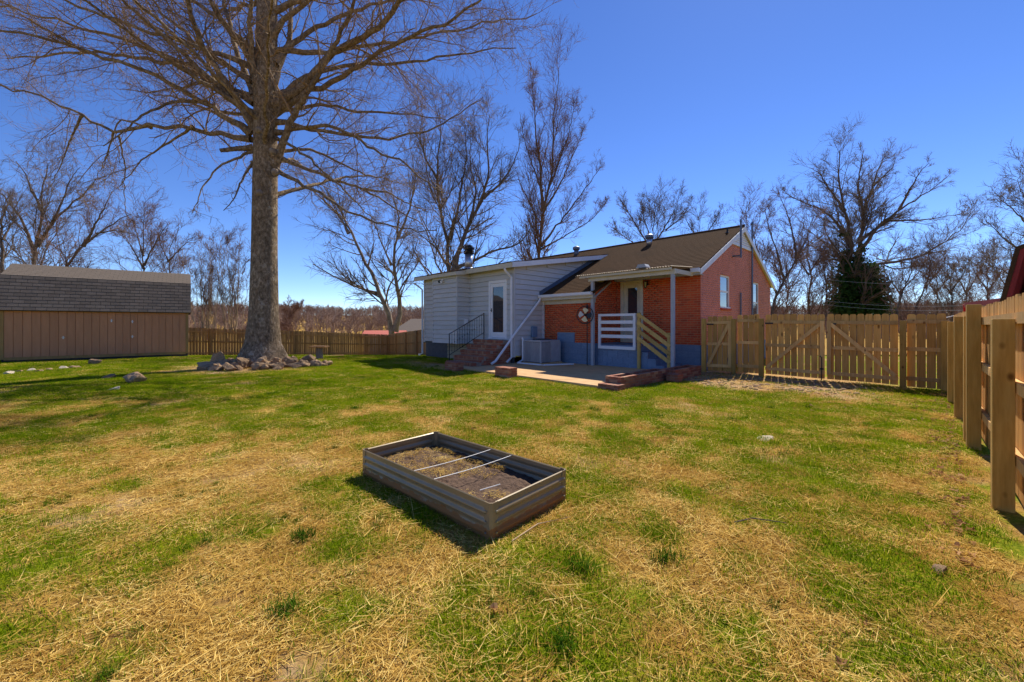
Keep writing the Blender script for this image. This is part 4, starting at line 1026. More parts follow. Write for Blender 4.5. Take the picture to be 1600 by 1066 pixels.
q = W(148, 570, 15.1); rock(q.x, q.y, .26, .2, .17, 0, 0, 'brown rock at the foot of the shed wall', mi=7)
q = W(1470, 898, 2.42); rock(q.x, q.y, .06, .04, .03, .3, 0, 'dark clod in the lawn at lower right', mi=8)
q = W(1195, 688, 5.2); rock(q.x, q.y, .14, .09, .018, .3, 0, 'flat pale stone sunk in the lawn right of the garden bed', mi=3, mat=M['pale_rock'])
for i, (px, py) in enumerate(((28, 582), (48, 580), (78, 578), (98, 577), (115, 576), (15, 586), (62, 582))):
    z = EYE * FPX / (py - HZ); q = W(px, py, z); rock(q.x, q.y, .14, .10, .06, i, 0, 'pale edging stone in the row along the shed', 'edging stones along the shed', mat=M['pale_rock'] if i % 2 else None)
q = W(499, 561, 17.4)
st_ = thing('stump_table', 'wooden pedestal table with a thick slab top on the lawn', 'table', (q.x, q.y, gh(q.x, q.y)))
m = MB(); m.tube([(0, 0, -.05), (0, 0, .12), (.01, 0, .50)], [.17, .14, .13], 12); m.build('trunk_leg', M['palebark'], st_)
m = MB(); m.bb(-.34, .34, -.25, .25, .50, .565); m.build('slab_top', M['oldpicket'], st_, bevel=.012)
q = W(518, 556, 19.4); tag(MB().bb(-.6, .55, -.1, .1, 0, .07).build('old_board', M['oldpicket'], bevel=.01), 'old board lying in the grass beside the pedestal table', 'board')
bpy.data.objects['old_board'].location = (q.x, q.y, gh(q.x, q.y)); bpy.data.objects['old_board'].rotation_euler = (0, 0, .4)

# ------------------------------------------------------------------ trees
def norm(v): return v / np.maximum(1e-9, np.linalg.norm(v, axis=-1, keepdims=True))
def grow(rg, start, d, L, r0, r1, nseg, wig, up):
    Nn = len(start); pts = np.zeros((Nn, nseg + 1, 3)); pts[:, 0] = start; d = norm(d); upv = np.array([0, 0, 1.0])
    for i in range(nseg):
        d = norm(d + rg.normal(0, wig, (Nn, 3)) + upv * (up if np.isscalar(up) else up[:, None]))
        pts[:, i + 1] = pts[:, i] + d * (L / nseg)[:, None]
    t = np.linspace(0, 1, nseg + 1); rad = r0[:, None] * (1 - t) + r1[:, None] * t
    return pts, rad
def spawn(rg, pts, rad, per, t0, t1, ang, lf, rf, minr=0.003, taper=0.55, lpow=None):
    Nn, k, _ = pts.shape
    seg = np.linalg.norm(np.diff(pts, axis=1), axis=2); Ltot = seg.sum(1)
    cnt = np.maximum(0, np.round(per * (np.ones(Nn) if lpow is None else (Ltot / Ltot.mean()) ** lpow) + rg.uniform(-.5, .5, Nn))).astype(int)
    idx = np.repeat(np.arange(Nn), cnt); n = len(idx)
    t = rg.uniform(t0, t1, n); f = t * (k - 1); i = np.minimum(f.astype(int), k - 2); u = f - i
    p = pts[idx, i] * (1 - u)[:, None] + pts[idx, i + 1] * u[:, None]; tan = norm(pts[idx, i + 1] - pts[idx, i])
    rr_ = rad[idx, i] * (1 - u) + rad[idx, i + 1] * u
    rv = rg.normal(0, 1, (n, 3)); perp = norm(rv - (rv * tan).sum(1, keepdims=True) * tan)
    a = np.radians(rg.uniform(ang[0], ang[1], n)); d = tan * np.cos(a)[:, None] + perp * np.sin(a)[:, None]
    L = lf * Ltot[idx] * (1 - taper * t) * rg.uniform(.6, 1.25, n)
    r = np.maximum(minr, np.minimum(rr_ * .75, rf * rr_ * rg.uniform(.8, 1.2, n)))
    return p, d, L, r
def tubes(parts):
    V = []; F = []; o = 0
    for pts, rad, n in parts:
        Nn, k, _ = pts.shape
        if Nn == 0: continue
        tan = np.zeros_like(pts); tan[:, 1:-1] = pts[:, 2:] - pts[:, :-2]; tan[:, 0] = pts[:, 1] - pts[:, 0]; tan[:, -1] = pts[:, -1] - pts[:, -2]; tan = norm(tan)
        ref = np.where(np.abs(tan[:, :1, 0:1]) < .75, np.array([1., 0, 0]), np.array([0, 1., 0])); ref = np.broadcast_to(ref, tan.shape)
        u = norm(np.cross(tan, ref)); w = np.cross(tan, u)
        an = 2 * np.pi * np.arange(n) / n
        ring = pts[:, :, None, :] + rad[:, :, None, None] * (u[:, :, None, :] * np.cos(an)[:, None] + w[:, :, None, :] * np.sin(an)[:, None])
        V.append(ring.reshape(-1, 3))
        b = (np.arange(Nn)[:, None, None] * k + np.arange(k - 1)[None, :, None]) * n; kk = np.arange(n)[None, None, :]; k2 = (kk + 1) % n
        F.append((np.stack([b + kk, b + k2, b + n + k2, b + n + kk], -1) + o).reshape(-1, 4)); o += Nn * k * n
    return np.concatenate(V), np.concatenate(F)
def resamp(poly, n):
    P = np.array([tuple(p) for p in poly], float); s = np.concatenate([[0], np.cumsum(np.linalg.norm(np.diff(P, axis=0), axis=1))])
    q = np.linspace(0, s[-1], n); out = np.stack([np.interp(q, s, P[:, i]) for i in range(3)], 1)
    for _ in range(2): out[1:-1] = .25 * out[:-2] + .5 * out[1:-1] + .25 * out[2:]
    return out
def stems_from(guides, n, rg, wig=0.0):
    pts = []; rad = []
    for (poly, r0, r1) in guides:
        p = resamp(poly, n); L = np.linalg.norm(p[-1] - p[0])
        if wig: p[1:-1] += rg.normal(0, wig * L / n, (n - 2, 3))
        pts.append(p); tt = np.linspace(0, 1, n); rad.append((r0 + (r1 - r0) * tt ** .75) * (1 + .45 * np.exp(-tt * n / 1.3)))
    return np.array(pts), np.array(rad)
def build_tree(name, label, base, trunk_parts, crown_parts, barkm, twigm, group=None, cat='tree'):
    t = thing(name, label, cat, tuple(base), 0, group); b = np.array(tuple(base))
    V, F = tubes(trunk_parts); link('trunk', np_mesh('trunk', V - b, F, barkm), t)
    V, F = tubes(crown_parts); link('crown', np_mesh('crown', V - b, F, twigm), t)
    return t

# --- the big oak
rg = np.random.default_rng(3)
def C8(x, y, z): return W(x / 1.8605, y / 1.86, z)
oz = OAK.y
tk = [(-9.22, oz, -.15), (-9.2, oz, .25), (-9.2, oz, .8), (-9.17, oz, 1.8), (-9.15, oz, 4), (-9.12, oz, 7), (-9.1, oz, 10), (-9.05, oz, 13.5), (-9.0, oz + .2, 18), (-8.9, oz + .3, 23)]
tr = [1.10, .84, .60, .485, .43, .405, .375, .33, .22, .05]
tp = np.array(tk)[None]; trad = np.array(tr)[None]
# refine and roughen the trunk
nn = 60; q = np.linspace(0, 1, len(tk)); qq = np.linspace(0, 1, nn) ** 1.25; tp = np.stack([np.interp(qq, q, np.array(tk)[:, i]) for i in range(3)], 1)[None]; trad = np.interp(qq, q, tr)[None]
LIMBS = [
 ([(730, 390), (600, 300), (440, 215), (290, 160), (120, 105), (-30, 85)], -1.5, .15, .05),
 ([(730, 405), (560, 368), (400, 372), (330, 385), (240, 335), (130, 285), (-30, 235)], 1.5, .12, .04),
 ([(735, 285), (640, 255), (560, 200), (470, 150), (300, 95), (150, 60), (0, 20)], 2.5, .15, .045),
 ([(745, 240), (720, 150), (650, 70), (600, -20), (560, -120)], -2.0, .20, .08),
 ([(745, 380), (650, 230), (580, 130), (545, 0), (520, -120)], -3.0, .20, .08),
 ([(735, 235), (600, 150), (480, 50), (400, -60)], 2.0, .14, .05),
 ([(800, 310), (900, 240), (960, 150), (1080, 100), (1170, 0), (1200, -80)], -2.4, .24, .10),
 ([(800, 185), (860, 110), (1000, 40), (1130, 0), (1300, -60)], 2.0, .15, .04),
 ([(800, 280), (900, 215), (1010, 185), (1180, 185), (1330, 155), (1500, 140)], 1.5, .13, .03),
 ([(795, 485), (840, 370), (890, 270), (950, 180), (1010, 60), (1050, -60)], -2.0, .19, .07),
 ([(800, 450), (930, 510), (1060, 550), (1140, 600), (1230, 655)], 1.0, .11, .03),
 ([(800, 490), (950, 580), (1050, 635), (1150, 660), (1270, 670)], -1.6, .10, .025),
 ([(800, 355), (950, 380), (1100, 410), (1250, 380), (1400, 290)], 2.6, .11, .03),
 ([(800, 385), (960, 360), (1080, 430), (1180, 480), (1290, 560)], -2.4, .11, .03),
 ([(735, 430), (690, 432), (640, 438)], -.6, .15, .11),
 ([(735, 470), (700, 530), (680, 580), (650, 612)], -1.0, .07, .02),
 ([(330, 385), (310, 450), (290, 500), (265, 545)], 1.2, .04, .012),
 ([(345, 395), (365, 480), (360, 560), (372, 670)], 1.0, .045, .012),
 ([(760, 330), (640, 330), (500, 280), (420, 270)], 3.5, .10, .03),
 ([(790, 330), (930, 300), (1060, 330), (1180, 330), (1300, 350)], 4.0, .11, .03),
 ([(790, 150), (930, 160), (1100, 130), (1300, 90), (1560, 40)], 3.0, .13, .03),
 ([(740, 150), (600, 20), (450, -20), (250, -40)], 2.8, .14, .04),
 ([(800, 440), (900, 430), (1000, 480), (1090, 520), (1150, 500)], 3.4, .09, .025),
 ([(735, 330), (610, 250), (420, 130), (250, 0), (120, -80)], -4.0, .13, .04),
 ([(790, 120), (850, 30), (1000, -60), (1200, -100), (1450, -20)], -1.5, .13, .03),
 ([(740, 200), (640, 160), (420, 90), (180, 0), (0, -40)], -.8, .13, .04),
 ([(800, 400), (900, 460), (1010, 560), (1090, 640)], -3.0, .08, .02),
 ([(560, 368), (490, 415), (410, 465), (345, 545)], 1.0, .07, .02),
 ([(240, 335), (205, 400), (185, 470), (150, 525)], 1.4, .06, .02),
 ([(440, 372), (345, 345), (325, 410), (300, 490)], .4, .06, .02),
 ([(1060, 550), (1130, 560), (1200, 600), (1260, 620)], .9, .06, .02),
 ([(735, 440), (640, 480), (590, 540), (560, 620)], -1.2, .07, .02),
 ([(600, 300), (520, 290), (420, 330), (300, 425)], -1.8, .09, .025),
 ([(755, 330), (735, 180), (725, 60), (735, -80)], -1.6, .19, .08),
 ([(745, 300), (690, 160), (660, 40), (640, -90)], 1.8, .17, .07),
 ([(790, 260), (840, 120), (850, 0), (880, -120)], 1.6, .18, .07),
 ([(740, 350), (560, 180), (400, 40), (300, -60)], -2.8, .17, .06),
 ([(795, 330), (1000, 220), (1150, 120), (1300, 70), (1420, -20)], -2.2, .17, .05),
 ([(740, 300), (520, 190), (340, 150), (160, 160), (20, 170)], 3.2, .14, .04),
]
guides = []
for (pl, dz, r0, r1) in LIMBS:
    n = len(pl); z0 = oz
    if len(pl) == 4 and pl[0][0] < 450: z0 = oz + 1.0
    guides.append(([C8(x, y, z0 + dz * (i / (n - 1)) ** 1.2) for i, (x, y) in enumerate(pl)], r0, r1))
# limbs above the frame, for the shadow and other viewpoints
for i in range(14):
    a = i * 2.4; hgt = 13 + i * .62; L = 9.5 - i * .35
    b0 = Vector((-9.05, oz, hgt)); d = Vector((math.cos(a), math.sin(a), .45))
    guides.append(([b0, b0 + d * L * .4 + Vector((0, 0, -.2)), b0 + d * L * .75, b0 + d * L], .14, .03))
# limbs towards and away from the camera
for i in range(4):
    a = [1.2, 1.9, -1.0, -2.0, 1.5, -1.5, .9, -2.3][i]; hgt = 6.2 + i * .85; L = [8, 8, 6, 6, 9, 6.5, 8, 7][i]
    b0 = Vector((-9.1, oz, hgt)); d = Vector((math.cos(a), math.sin(a), .45))
    guides.append(([b0, b0 + d * L * .4 + Vector((0, 0, .3)), b0 + d * L * .75 + Vector((0, 0, .2)), b0 + d * L + Vector((0, 0, -.5))], .12, .03))
guides = [(g_, a_ * .76, b_ * .6) for g_, a_, b_ in guides]
lp, lr = stems_from(guides, 22, rg, .10)
p, d, L, r = spawn(rg, lp, lr, 11.5, .14, 1.0, (25, 72), .36, .34, .0095, .30, .8)
b2p, b2r = grow(rg, p, d, np.clip(L, .6, 3.8), r, r * .35, 9, .17, .012)
p, d, L, r = spawn(rg, b2p, b2r, 7.5, .10, 1., (25, 66), .45, .50, .0064, .35, .6)
b3p, b3r = grow(rg, p, d, np.clip(L, .3, 1.6), r, r * .45, 5, .24, .02)
keep = b3p[:, 0, 2] < 14.6
p, d, L, r = spawn(rg, b3p[keep], b3r[keep], 6.0, .15, 1., (28, 75),   .64, .65, .0044, .3, .5)
b4p, b4r = grow(rg, p, d, np.clip(L, .22, .9), r, r * .6, 2, .30, .01)
oak = build_tree('oak_tree', 'huge bare oak with a thick grey trunk standing in the lawn', (OAK.x, OAK.y, 0), [(tp, trad, 28), (lp, lr, 9)], [(b2p, b2r, 5), (b3p, b3r, 3), (b4p, b4r, 3)], M['oakbark'], M['oaktwig'])
# roughen trunk, root flare
tm = oak.children[0].data; co = np.zeros(len(tm.vertices) * 3, np.float32); tm.vertices.foreach_get("co", co); co = co.reshape(-1, 3); k = nn * 28
c_ = co[:k].copy(); ang_ = np.arctan2(c_[:, 1], c_[:, 0]); z_ = c_[:, 2]
fl = np.exp(-np.maximum(0, z_) / .55) * (.16 * np.cos(ang_ * 3 + 2.6) + .12 * np.cos(ang_ * 5 + 1) + .24 * np.maximum(0, np.cos(ang_ - 3.5)))
rough = .035 * (fbm(ang_ * 3 + 9, z_ * 1.0, 2.2, 4, 8) - .5) * 2 + .05 * (fbm(ang_ * 1.2 + 4, z_, .8, 2, 14) - .5)
c_[:, :2] *= (1 + fl + rough)[:, None]; co[:k] = c_; tm.vertices.foreach_set("co", co.ravel()); tm.update()
for (px, py) in ((404, 301), (424, 236), (403, 203), (428, 268)):
    w = W(px, py, oz - .43); m = MB(); m.tube([w + Vector((0, .12, 0)), w, w - Vector((0, .05, .02))], [.15, .11, .06], 10); o = m.build('branch_scar', M['palebark'], oak, True); o.location = -Vector((OAK.x, OAK.y, 0))

# --- the other bare trees: stems guided by the photo, the rest grown
def bare_tree(name, label, base_px, z, stems, seed, dens=1.0, twig='twig', bark='bark', fine=1.0, up=.07, ang=(22, 50), depth=1.2, zb=None, group='bare trees beyond the fences', lens=.38, tr=None):
    rg = np.random.default_rng(seed); g = []
    for k, (pl, r0, r1) in enumerate(stems):
        dz = 0 if k == 0 else rg.uniform(-1, 1) * depth; n = len(pl)
        g.append(([W(x, y, z + dz * (i / max(1, n - 1))) for i, (x, y) in enumerate(pl)], r0 * .62, r1 * .42))
    P0 = W(base_px[0], base_px[1], z); gz_ = gh(P0.x, P0.y)
    b = Vector((P0.x, P0.y, gz_)); g[0] = ([b - Vector((0, 0, .2))] + g[0][0], g[0][1], g[0][2])
    sp_, sr_ = stems_from(g, 18, rg, .08)
    p, d, L, r = spawn(rg, sp_, sr_, 17 * dens, .18, 1., ang, lens, .42, .011, .55, .7)
    s = z / 30.0
    ap, ar_ = grow(rg, p, d, np.clip(L, .4, 6), r, r * .4, 7, .11, up)
    p, d, L, r = spawn(rg, ap, ar_, 7.5, .12, 1., (25, 58), .52, .55, .0092 * max(.8, s), .45, .5)
    bp, brr = grow(rg, p, d, np.clip(L, .35, 3.0), r, r * .5, 4, .12, up)
    p, d, L, r = spawn(rg, bp, brr, 7.2 * fine, .12, 1., (22, 60), .66, .65, .0066 * max(.8, s), .35, .4)
    cp, cr = grow(rg, p, d, np.clip(L, .3, 1.7), r, r * .5, 2, .16, up * .6)
    return build_tree(name, label, b, [(sp_, sr_, 8)], [(ap, ar_, 4), (bp, brr, 3), (cp, cr, 3)], M[bark], M[twig], group)
T = bare_tree
T('bare_tree', 'bare tree with a forked trunk rising behind the middle of the shed', (52, 470), 30, [([(54, 410), (58, 380), (66, 330), (68, 290), (75, 255)], .34, .06), ([(54, 395), (42, 360), (25, 330), (0, 300), (-20, 285)], .20, .05), ([(58, 385), (80, 350), (105, 325), (135, 300), (150, 280)], .20, .05), ([(66, 330), (50, 300), (40, 270), (25, 252)], .15, .05), ([(80, 350), (100, 310), (110, 280), (125, 262)], .13, .04)], 11)
T('bare_tree', 'leaning bare tree rising behind the right part of the shed', (80, 470), 27, [([(104, 413), (130, 385), (155, 360), (185, 345), (205, 335)], .26, .05), ([(130, 385), (150, 350), (165, 320), (175, 300)], .15, .04), ([(150, 365), (180, 360), (205, 365)], .1, .03)], 12, .9, 'redtwig')
T('bare_tree', 'dark bare tree cut off by the left edge above the shed', (-6, 470), 26, [([(2, 405), (4, 380), (0, 345), (-8, 310), (-20, 270)], .26, .06), ([(4, 375), (18, 350), (30, 340)], .12, .04), ([(0, 350), (12, 320), (20, 305)], .1, .03)], 13)
T('bare_tree', 'small bushy reddish bare tree above the shed roof, nearest the oak', (228, 480), 30, [([(225, 425), (222, 390), (225, 350), (224, 320)], .17, .03), ([(225, 420), (205, 385), (190, 360)], .12, .03), ([(225, 415), (245, 375), (262, 350)], .12, .03), ([(224, 400), (212, 360), (205, 335)], .1, .03)], 14, 1.1, 'redtwig')
T('bare_tree', 'slender bare tree beside the right end of the shed', (268, 490), 32, [([(266, 430), (262, 400), (270, 375), (280, 355)], .15, .03), ([(264, 410), (250, 380), (245, 360)], .1, .03), ([(262, 410), (285, 385), (305, 370)], .1, .03)], 15, 1.0, 'redtwig')
# multi-stemmed shrub thicket between shed and oak: each clump one thing
for j, (cx, lab) in enumerate(((322, 'tall many stemmed bare shrub just right of the shed'), (362, 'tall many stemmed bare shrub close behind the oak trunk'))):
    rg = np.random.default_rng(40 + j); z = 27.5; st = []
    for i in range(22):
        x = cx + rg.normal(0, 11); x2 = x + rg.normal(0, 9) + (x - cx) * .5; top = rg.uniform(352, 420)
        st.append(([(cx + (x - cx) * .6, 522), (x, 470), ((x + x2) / 2, 430), (x2, top)], .035, .012))
    T('bare_shrub', lab, (cx, 520), z, st, 50 + j, .30, 'redtwig', 'shrubstem', .45, .07, (12, 35), .8, group='bare shrubs by the back fence', lens=.22)
T('bare_tree', 'pair of pale leaning bare trunks beyond the back fence corner', (617, 522), 36, [([(615, 515), (600, 470), (575, 415), (550, 370), (535, 335), (505, 290)], .48, .10), ([(617, 518), (628, 500), (622, 450), (612, 410), (620, 370), (625, 340), (610, 290)], .40, .08), ([(612, 415), (598, 385), (588, 355), (575, 330)], .16, .05), ([(575, 415), (585, 380), (580, 345)], .12, .04), ([(545, 365), (525, 330), (490, 300), (470, 270)], .2, .05), ([(622, 370), (640, 330), (650, 280), (640, 220)], .2, .05)], 16, 1.0, 'twig', 'palebark', ang=(25, 60))
T('bare_tree', 'broad bare tree behind the flue pipe of the addition', (700, 520), 31, [([(700, 430), (698, 375), (690, 330), (680, 290), (684, 255), (690, 215), (685, 170)], .40, .06), ([(708, 430), (720, 380), (735, 345), (755, 310), (765, 270), (760, 225), (765, 180)], .34, .05), ([(712, 420), (745, 405), (775, 390), (810, 385), (828, 360), (835, 330)], .22, .05), ([(702, 375), (715, 330), (722, 290), (730, 240), (728, 195)], .24, .05), ([(735, 345), (745, 300), (735, 260), (735, 210)], .18, .04), ([(695, 410), (680, 385), (660, 370), (645, 355)], .14, .04), ([(755, 310), (785, 285), (805, 250), (815, 215)], .18, .04), ([(684, 280), (665, 250), (655, 215), (660, 180)], .16, .04)], 17, 1.25, 'twig', ang=(25, 60))
T('bare_tree', 'tall narrow bare tree with upswept branches left of the roof ridge', (843, 530), 33, [([(842, 410), (846, 350), (855, 300), (864, 240), (868, 180), (872, 105)], .36, .04), ([(848, 330), (845, 270), (838, 210), (832, 150), (828, 105)], .22, .03), ([(845, 385), (875, 345), (905, 310), (925, 280), (945, 255)], .16, .03), ([(850, 330), (880, 280), (900, 230), (915, 195)], .15, .03), ([(848, 300), (830, 255), (818, 215), (812, 175)], .13, .03), ([(858, 290), (880, 235), (895, 185), (898, 150)], .14, .03), ([(843, 370), (825, 345), (818, 320)], .1, .03), ([(844, 390), (890, 365), (930, 340), (950, 310)], .12, .03)], 18, 1.3, 'redtwig', up=.12, ang=(15, 38), lens=.25)
T('bare_tree', 'vase shaped bare tree above the ridge between the two roof vents', (1025, 500), 46, [([(1018, 400), (1018, 370), (1024, 335), (1022, 315)], .26, .05), ([(1018, 390), (995, 355), (978, 325), (965, 305)], .18, .04), ([(1020, 385), (1042, 350), (1058, 320), (1062, 295)], .18, .04), ([(1018, 375), (1005, 340), (1000, 310)], .14, .04), ([(1012, 395), (975, 370), (950, 350)], .14, .04), ([(1040, 360), (1065, 340), (1080, 318)], .13, .04)], 19, 1.3, 'twig', up=.10, ang=(20, 42))
T('bare_tree', 'bare tree above the ridge near the gable peak', (1100, 490), 48, [([(1092, 390), (1094, 360), (1090, 335)], .2, .04), ([(1094, 375), (1115, 350), (1128, 325)], .14, .04), ([(1092, 375), (1075, 350), (1068, 330)], .14, .04)], 20, 1.2, 'twig', up=.10, ang=(20, 42))
T('bare_tree', 'reddish leaning bare tree just right of the gable wall', (1200, 500), 34, [([(1204, 480), (1225, 440), (1245, 405), (1262, 370), (1272, 335)], .28, .05), ([(1225, 440), (1215, 395), (1200, 355), (1195, 325)], .16, .04), ([(1245, 405), (1238, 360), (1225, 320), (1215, 300)], .15, .04), ([(1215, 460), (1195, 425), (1180, 380), (1175, 345)], .14, .04), ([(1250, 395), (1275, 375), (1290, 365)], .1, .03)], 21, 1.3, 'redtwig')
T('bare_tree', 'crooked bare tree between the gable wall and the ivy covered oak', (1268, 500), 38, [([(1266, 490), (1262, 455), (1268, 430), (1260, 400), (1262, 370)], .26, .06), ([(1264, 430), (1248, 405), (1240, 380)], .13, .04), ([(1266, 425), (1282, 400), (1290, 375)], .13, .04), ([(1290, 495), (1292, 450), (1288, 420), (1295, 390)], .17, .05)], 22, 1.0, 'redtwig')
ivt = T('ivy_covered_tree', 'wide crowned bare oak with dark ivy round its trunk behind the gates', (1335, 500), 40, [([(1332, 480), (1330, 420), (1326, 370), (1322, 330), (1312, 290), (1308, 250), (1312, 235)], .60, .07), ([(1338, 440), (1345, 380), (1350, 330), (1362, 290), (1375, 260), (1385, 238)], .42, .06), ([(1330, 385), (1305, 345), (1280, 325), (1250, 315), (1222, 300)], .28, .05), ([(1340, 400), (1370, 355), (1410, 325), (1450, 300), (1482, 275)], .32, .05), ([(1345, 375), (1385, 345), (1430, 345), (1470, 340), (1500, 335)], .26, .05), ([(1340, 430), (1375, 410), (1420, 408), (1460, 390), (1500, 360), (1520, 330)], .28, .05), ([(1320, 330), (1295, 295), (1280, 270), (1265, 262)], .22, .05), ([(1350, 335), (1340, 290), (1345, 255), (1350, 235)], .22, .05), ([(1405, 328), (1425, 290), (1440, 265), (1452, 255)], .2, .04), ([(1328, 410), (1300, 405), (1270, 410), (1255, 400)], .2, .05), ([(1365, 290), (1395, 262), (1400, 245)], .16, .04)], 23, 1.35, 'twig', ang=(22, 58), depth=5, lens=.30)
T('bare_tree', 'leaning bare tree right of the ivy covered oak', (1420, 500), 34, [([(1425, 495), (1445, 450), (1455, 415), (1450, 390)], .2, .05), ([(1400, 495), (1410, 455), (1425, 425), (1422, 395)], .15, .04), ([(1445, 450), (1465, 425), (1480, 410)], .12, .03), ([(1395, 495), (1388, 460), (1382, 430)], .1, .03)], 24, 1.2, 'redtwig')
T('bare_tree', 'small bare tree behind the corner where the fences meet', (1490, 500), 36, [([(1488, 490), (1486, 450), (1480, 425), (1482, 400)], .16, .04), ([(1486, 455), (1505, 430), (1512, 410)], .12, .03), ([(1487, 460), (1468, 435), (1460, 415)], .12, .03)], 25, 1.2, 'twig')
T('bare_tree', 'small bare tree above the red carport', (1545, 495), 38, [([(1542, 490), (1545, 450), (1540, 420), (1545, 400)], .17, .04), ([(1544, 455), (1525, 430), (1515, 405)], .12, .03), ([(1544, 455), (1562, 430), (1572, 405)], .12, .03)], 26, 1.2, 'redtwig')
T('bare_tree', 'near bare tree whose branches reach in from the right edge', (1660, 520), 20, [([(1655, 450), (1640, 380), (1620, 320), (1605, 270)], .2, .05), ([(1645, 420), (1600, 395), (1565, 370), (1540, 345)], .1, .025), ([(1640, 380), (1600, 345), (1575, 320), (1558, 305)], .1, .025), ([(1650, 440), (1600, 440), (1560, 420), (1530, 410)], .09, .02), ([(1630, 345), (1600, 310), (1590, 280)], .08, .02)], 27, .9, 'twig', depth=2)
T('bare_tree', 'thin bare tree in the gap between gable wall and reddish tree', (1172, 490), 44, [([(1172, 480), (1168, 400), (1165, 360), (1168, 315)], .2, .04), ([(1168, 390), (1185, 350), (1190, 325)], .12, .03)], 28, 1.1, 'redtwig')
T('bare_tree', 'low hazy bare tree just right of the oak trunk', (452, 512), 60, [([(452, 505), (455, 488), (450, 475)], .14, .04), ([(453, 495), (465, 482), (472, 476)], .1, .03), ([(453, 495), (442, 482)], .1, .03)], 29, 1.3, 'redtwig')

for k_, (lab, px, z_, st_px) in enumerate((
    ('bare tree with two straight stems close left of the ivy', 1300, 46, [([(1300, 490), (1302, 440), (1296, 400), (1300, 360)], .24, .05), ([(1302, 445), (1318, 405), (1322, 370)], .16, .04), ([(1298, 450), (1280, 415), (1272, 385)], .14, .04)]),
    ('bare tree with a wide low crown between ivy and fence corner', 1408, 48, [([(1408, 490), (1406, 455), (1412, 425), (1408, 400)], .22, .05), ([(1407, 460), (1385, 430), (1375, 405)], .15, .04), ([(1408, 455), (1432, 430), (1448, 405)], .15, .04)]),
    ('bare tree with arching branches above the gate fence end', 1462, 50, [([(1462, 490), (1465, 455), (1460, 425), (1468, 400)], .22, .05), ([(1464, 460), (1445, 432), (1432, 415)], .15, .04), ([(1464, 455), (1488, 428), (1500, 405)], .15, .04)]),
    ('bare tree with a thin trunk left of the red lean-to', 1512, 46, [([(1512, 490), (1510, 455), (1516, 425), (1512, 395)], .2, .05), ([(1511, 460), (1495, 432), (1490, 410)], .14, .04), ([(1512, 455), (1530, 425), (1538, 400)], .14, .04)]),
    ('bare tree close beside the red barn roof', 1580, 44, [([(1580, 490), (1576, 450), (1582, 420), (1578, 385)], .2, .05), ([(1577, 455), (1560, 430), (1552, 405)], .14, .04), ([(1578, 450), (1596, 425), (1605, 400)], .14, .04)]),
    ('bare tree leaning right beside the gable eave', 1228, 50, [([(1228, 490), (1232, 450), (1228, 415), (1236, 385)], .2, .05), ([(1231, 455), (1250, 425), (1258, 400)], .14, .04), ([(1230, 450), (1214, 425), (1208, 400)], .14, .04)]))):
    T('bare_tree', lab, (px, 500), z_, st_px, 60 + k_, 1.0, ['twig', 'redtwig'][k_ % 2], fine=.9)
# ivy round the covered tree
rg = np.random.default_rng(77); leafV = []; leafF = []
P0 = W(1335, 500, 40); cnt = 0
lob = [(1340, 484, 1.5, 1.1), (1318, 482, 1.2, 1.1), (1364, 482, 1.3, 1.1), (1348, 462, 1.4, 1.1), (1322, 458, 1.3, 1.1), (1370, 462, 1.1, 1.0), (1312, 440, .9, .7), (1334, 440, 1.2, .9), (1358, 440, 1.2, .9), (1376, 446, .8, .6),
       (1326, 420, 1.0, .8), (1346, 420, 1.1, .7), (1362, 424, .7, .6), (1338, 404, .7, .6), (1324, 398, .4, .5), (1380, 478, .7, .7), (1303, 476, .6, .6), (1318, 367, .4, .22), (1346, 388, .3, .4)]
for (px, py, rx, rzz) in lob:
    c = W(px, py, 39.5); nl = int(1150 * rx * rzz / 1.5)
    u = rg.normal(0, .55, (nl, 3)); p = np.array(c) + u * np.array([rx, rx * .9, rzz])
    nrm = norm(u + rg.normal(0, .6, (nl, 3))); tv = norm(np.cross(nrm, rg.normal(0, 1, (nl, 3)))); bv = np.cross(nrm, tv); s = rg.uniform(.07, .19, (nl, 1))
    q4 = np.stack([p - tv * s, p - bv * s * .7, p + tv * s, p + bv * s * .7], 1); leafV.append(q4.reshape(-1, 3)); leafF.append((np.arange(nl * 4) + cnt).reshape(-1, 4)); cnt += nl * 4
link('ivy', np_mesh('ivy', np.concatenate(leafV) - np.array(ivt.location), np.concatenate(leafF), M['ivy'], False), ivt, kind='stuff')

# ------------------------------------------------------------------ wires
for i, (pa, pb) in enumerate((((1290, 437, 30), (1700, 425, 22)), ((1288, 470, 30), (1700, 462, 22)), ((1288, 476, 30), (1700, 470, 22)))):
    a = W(*pa); b = W(*pb); pts = [a.lerp(b, k / 14) - Vector((0, 0, .5 * 4 * (k / 14) * (1 - k / 14))) for k in range(15)]
    tag(MB().tube(pts, .009, 5).build('power_line', M['wire']), ['topmost thin wire crossing before the ivy covered oak', 'middle thin wire crossing before the ivy covered oak', 'lowest thin wire crossing before the ivy covered oak'][i], 'wire', 'overhead wires')
a = W(1548, 478, 11.5); b = W(1458, 502, 11.5)
tag(MB().tube([a + Vector((1.2, 0, .5)), a, b], .010, 5).build('cable', M['trim']), 'pale cable slanting down to the fence corner', 'cable')

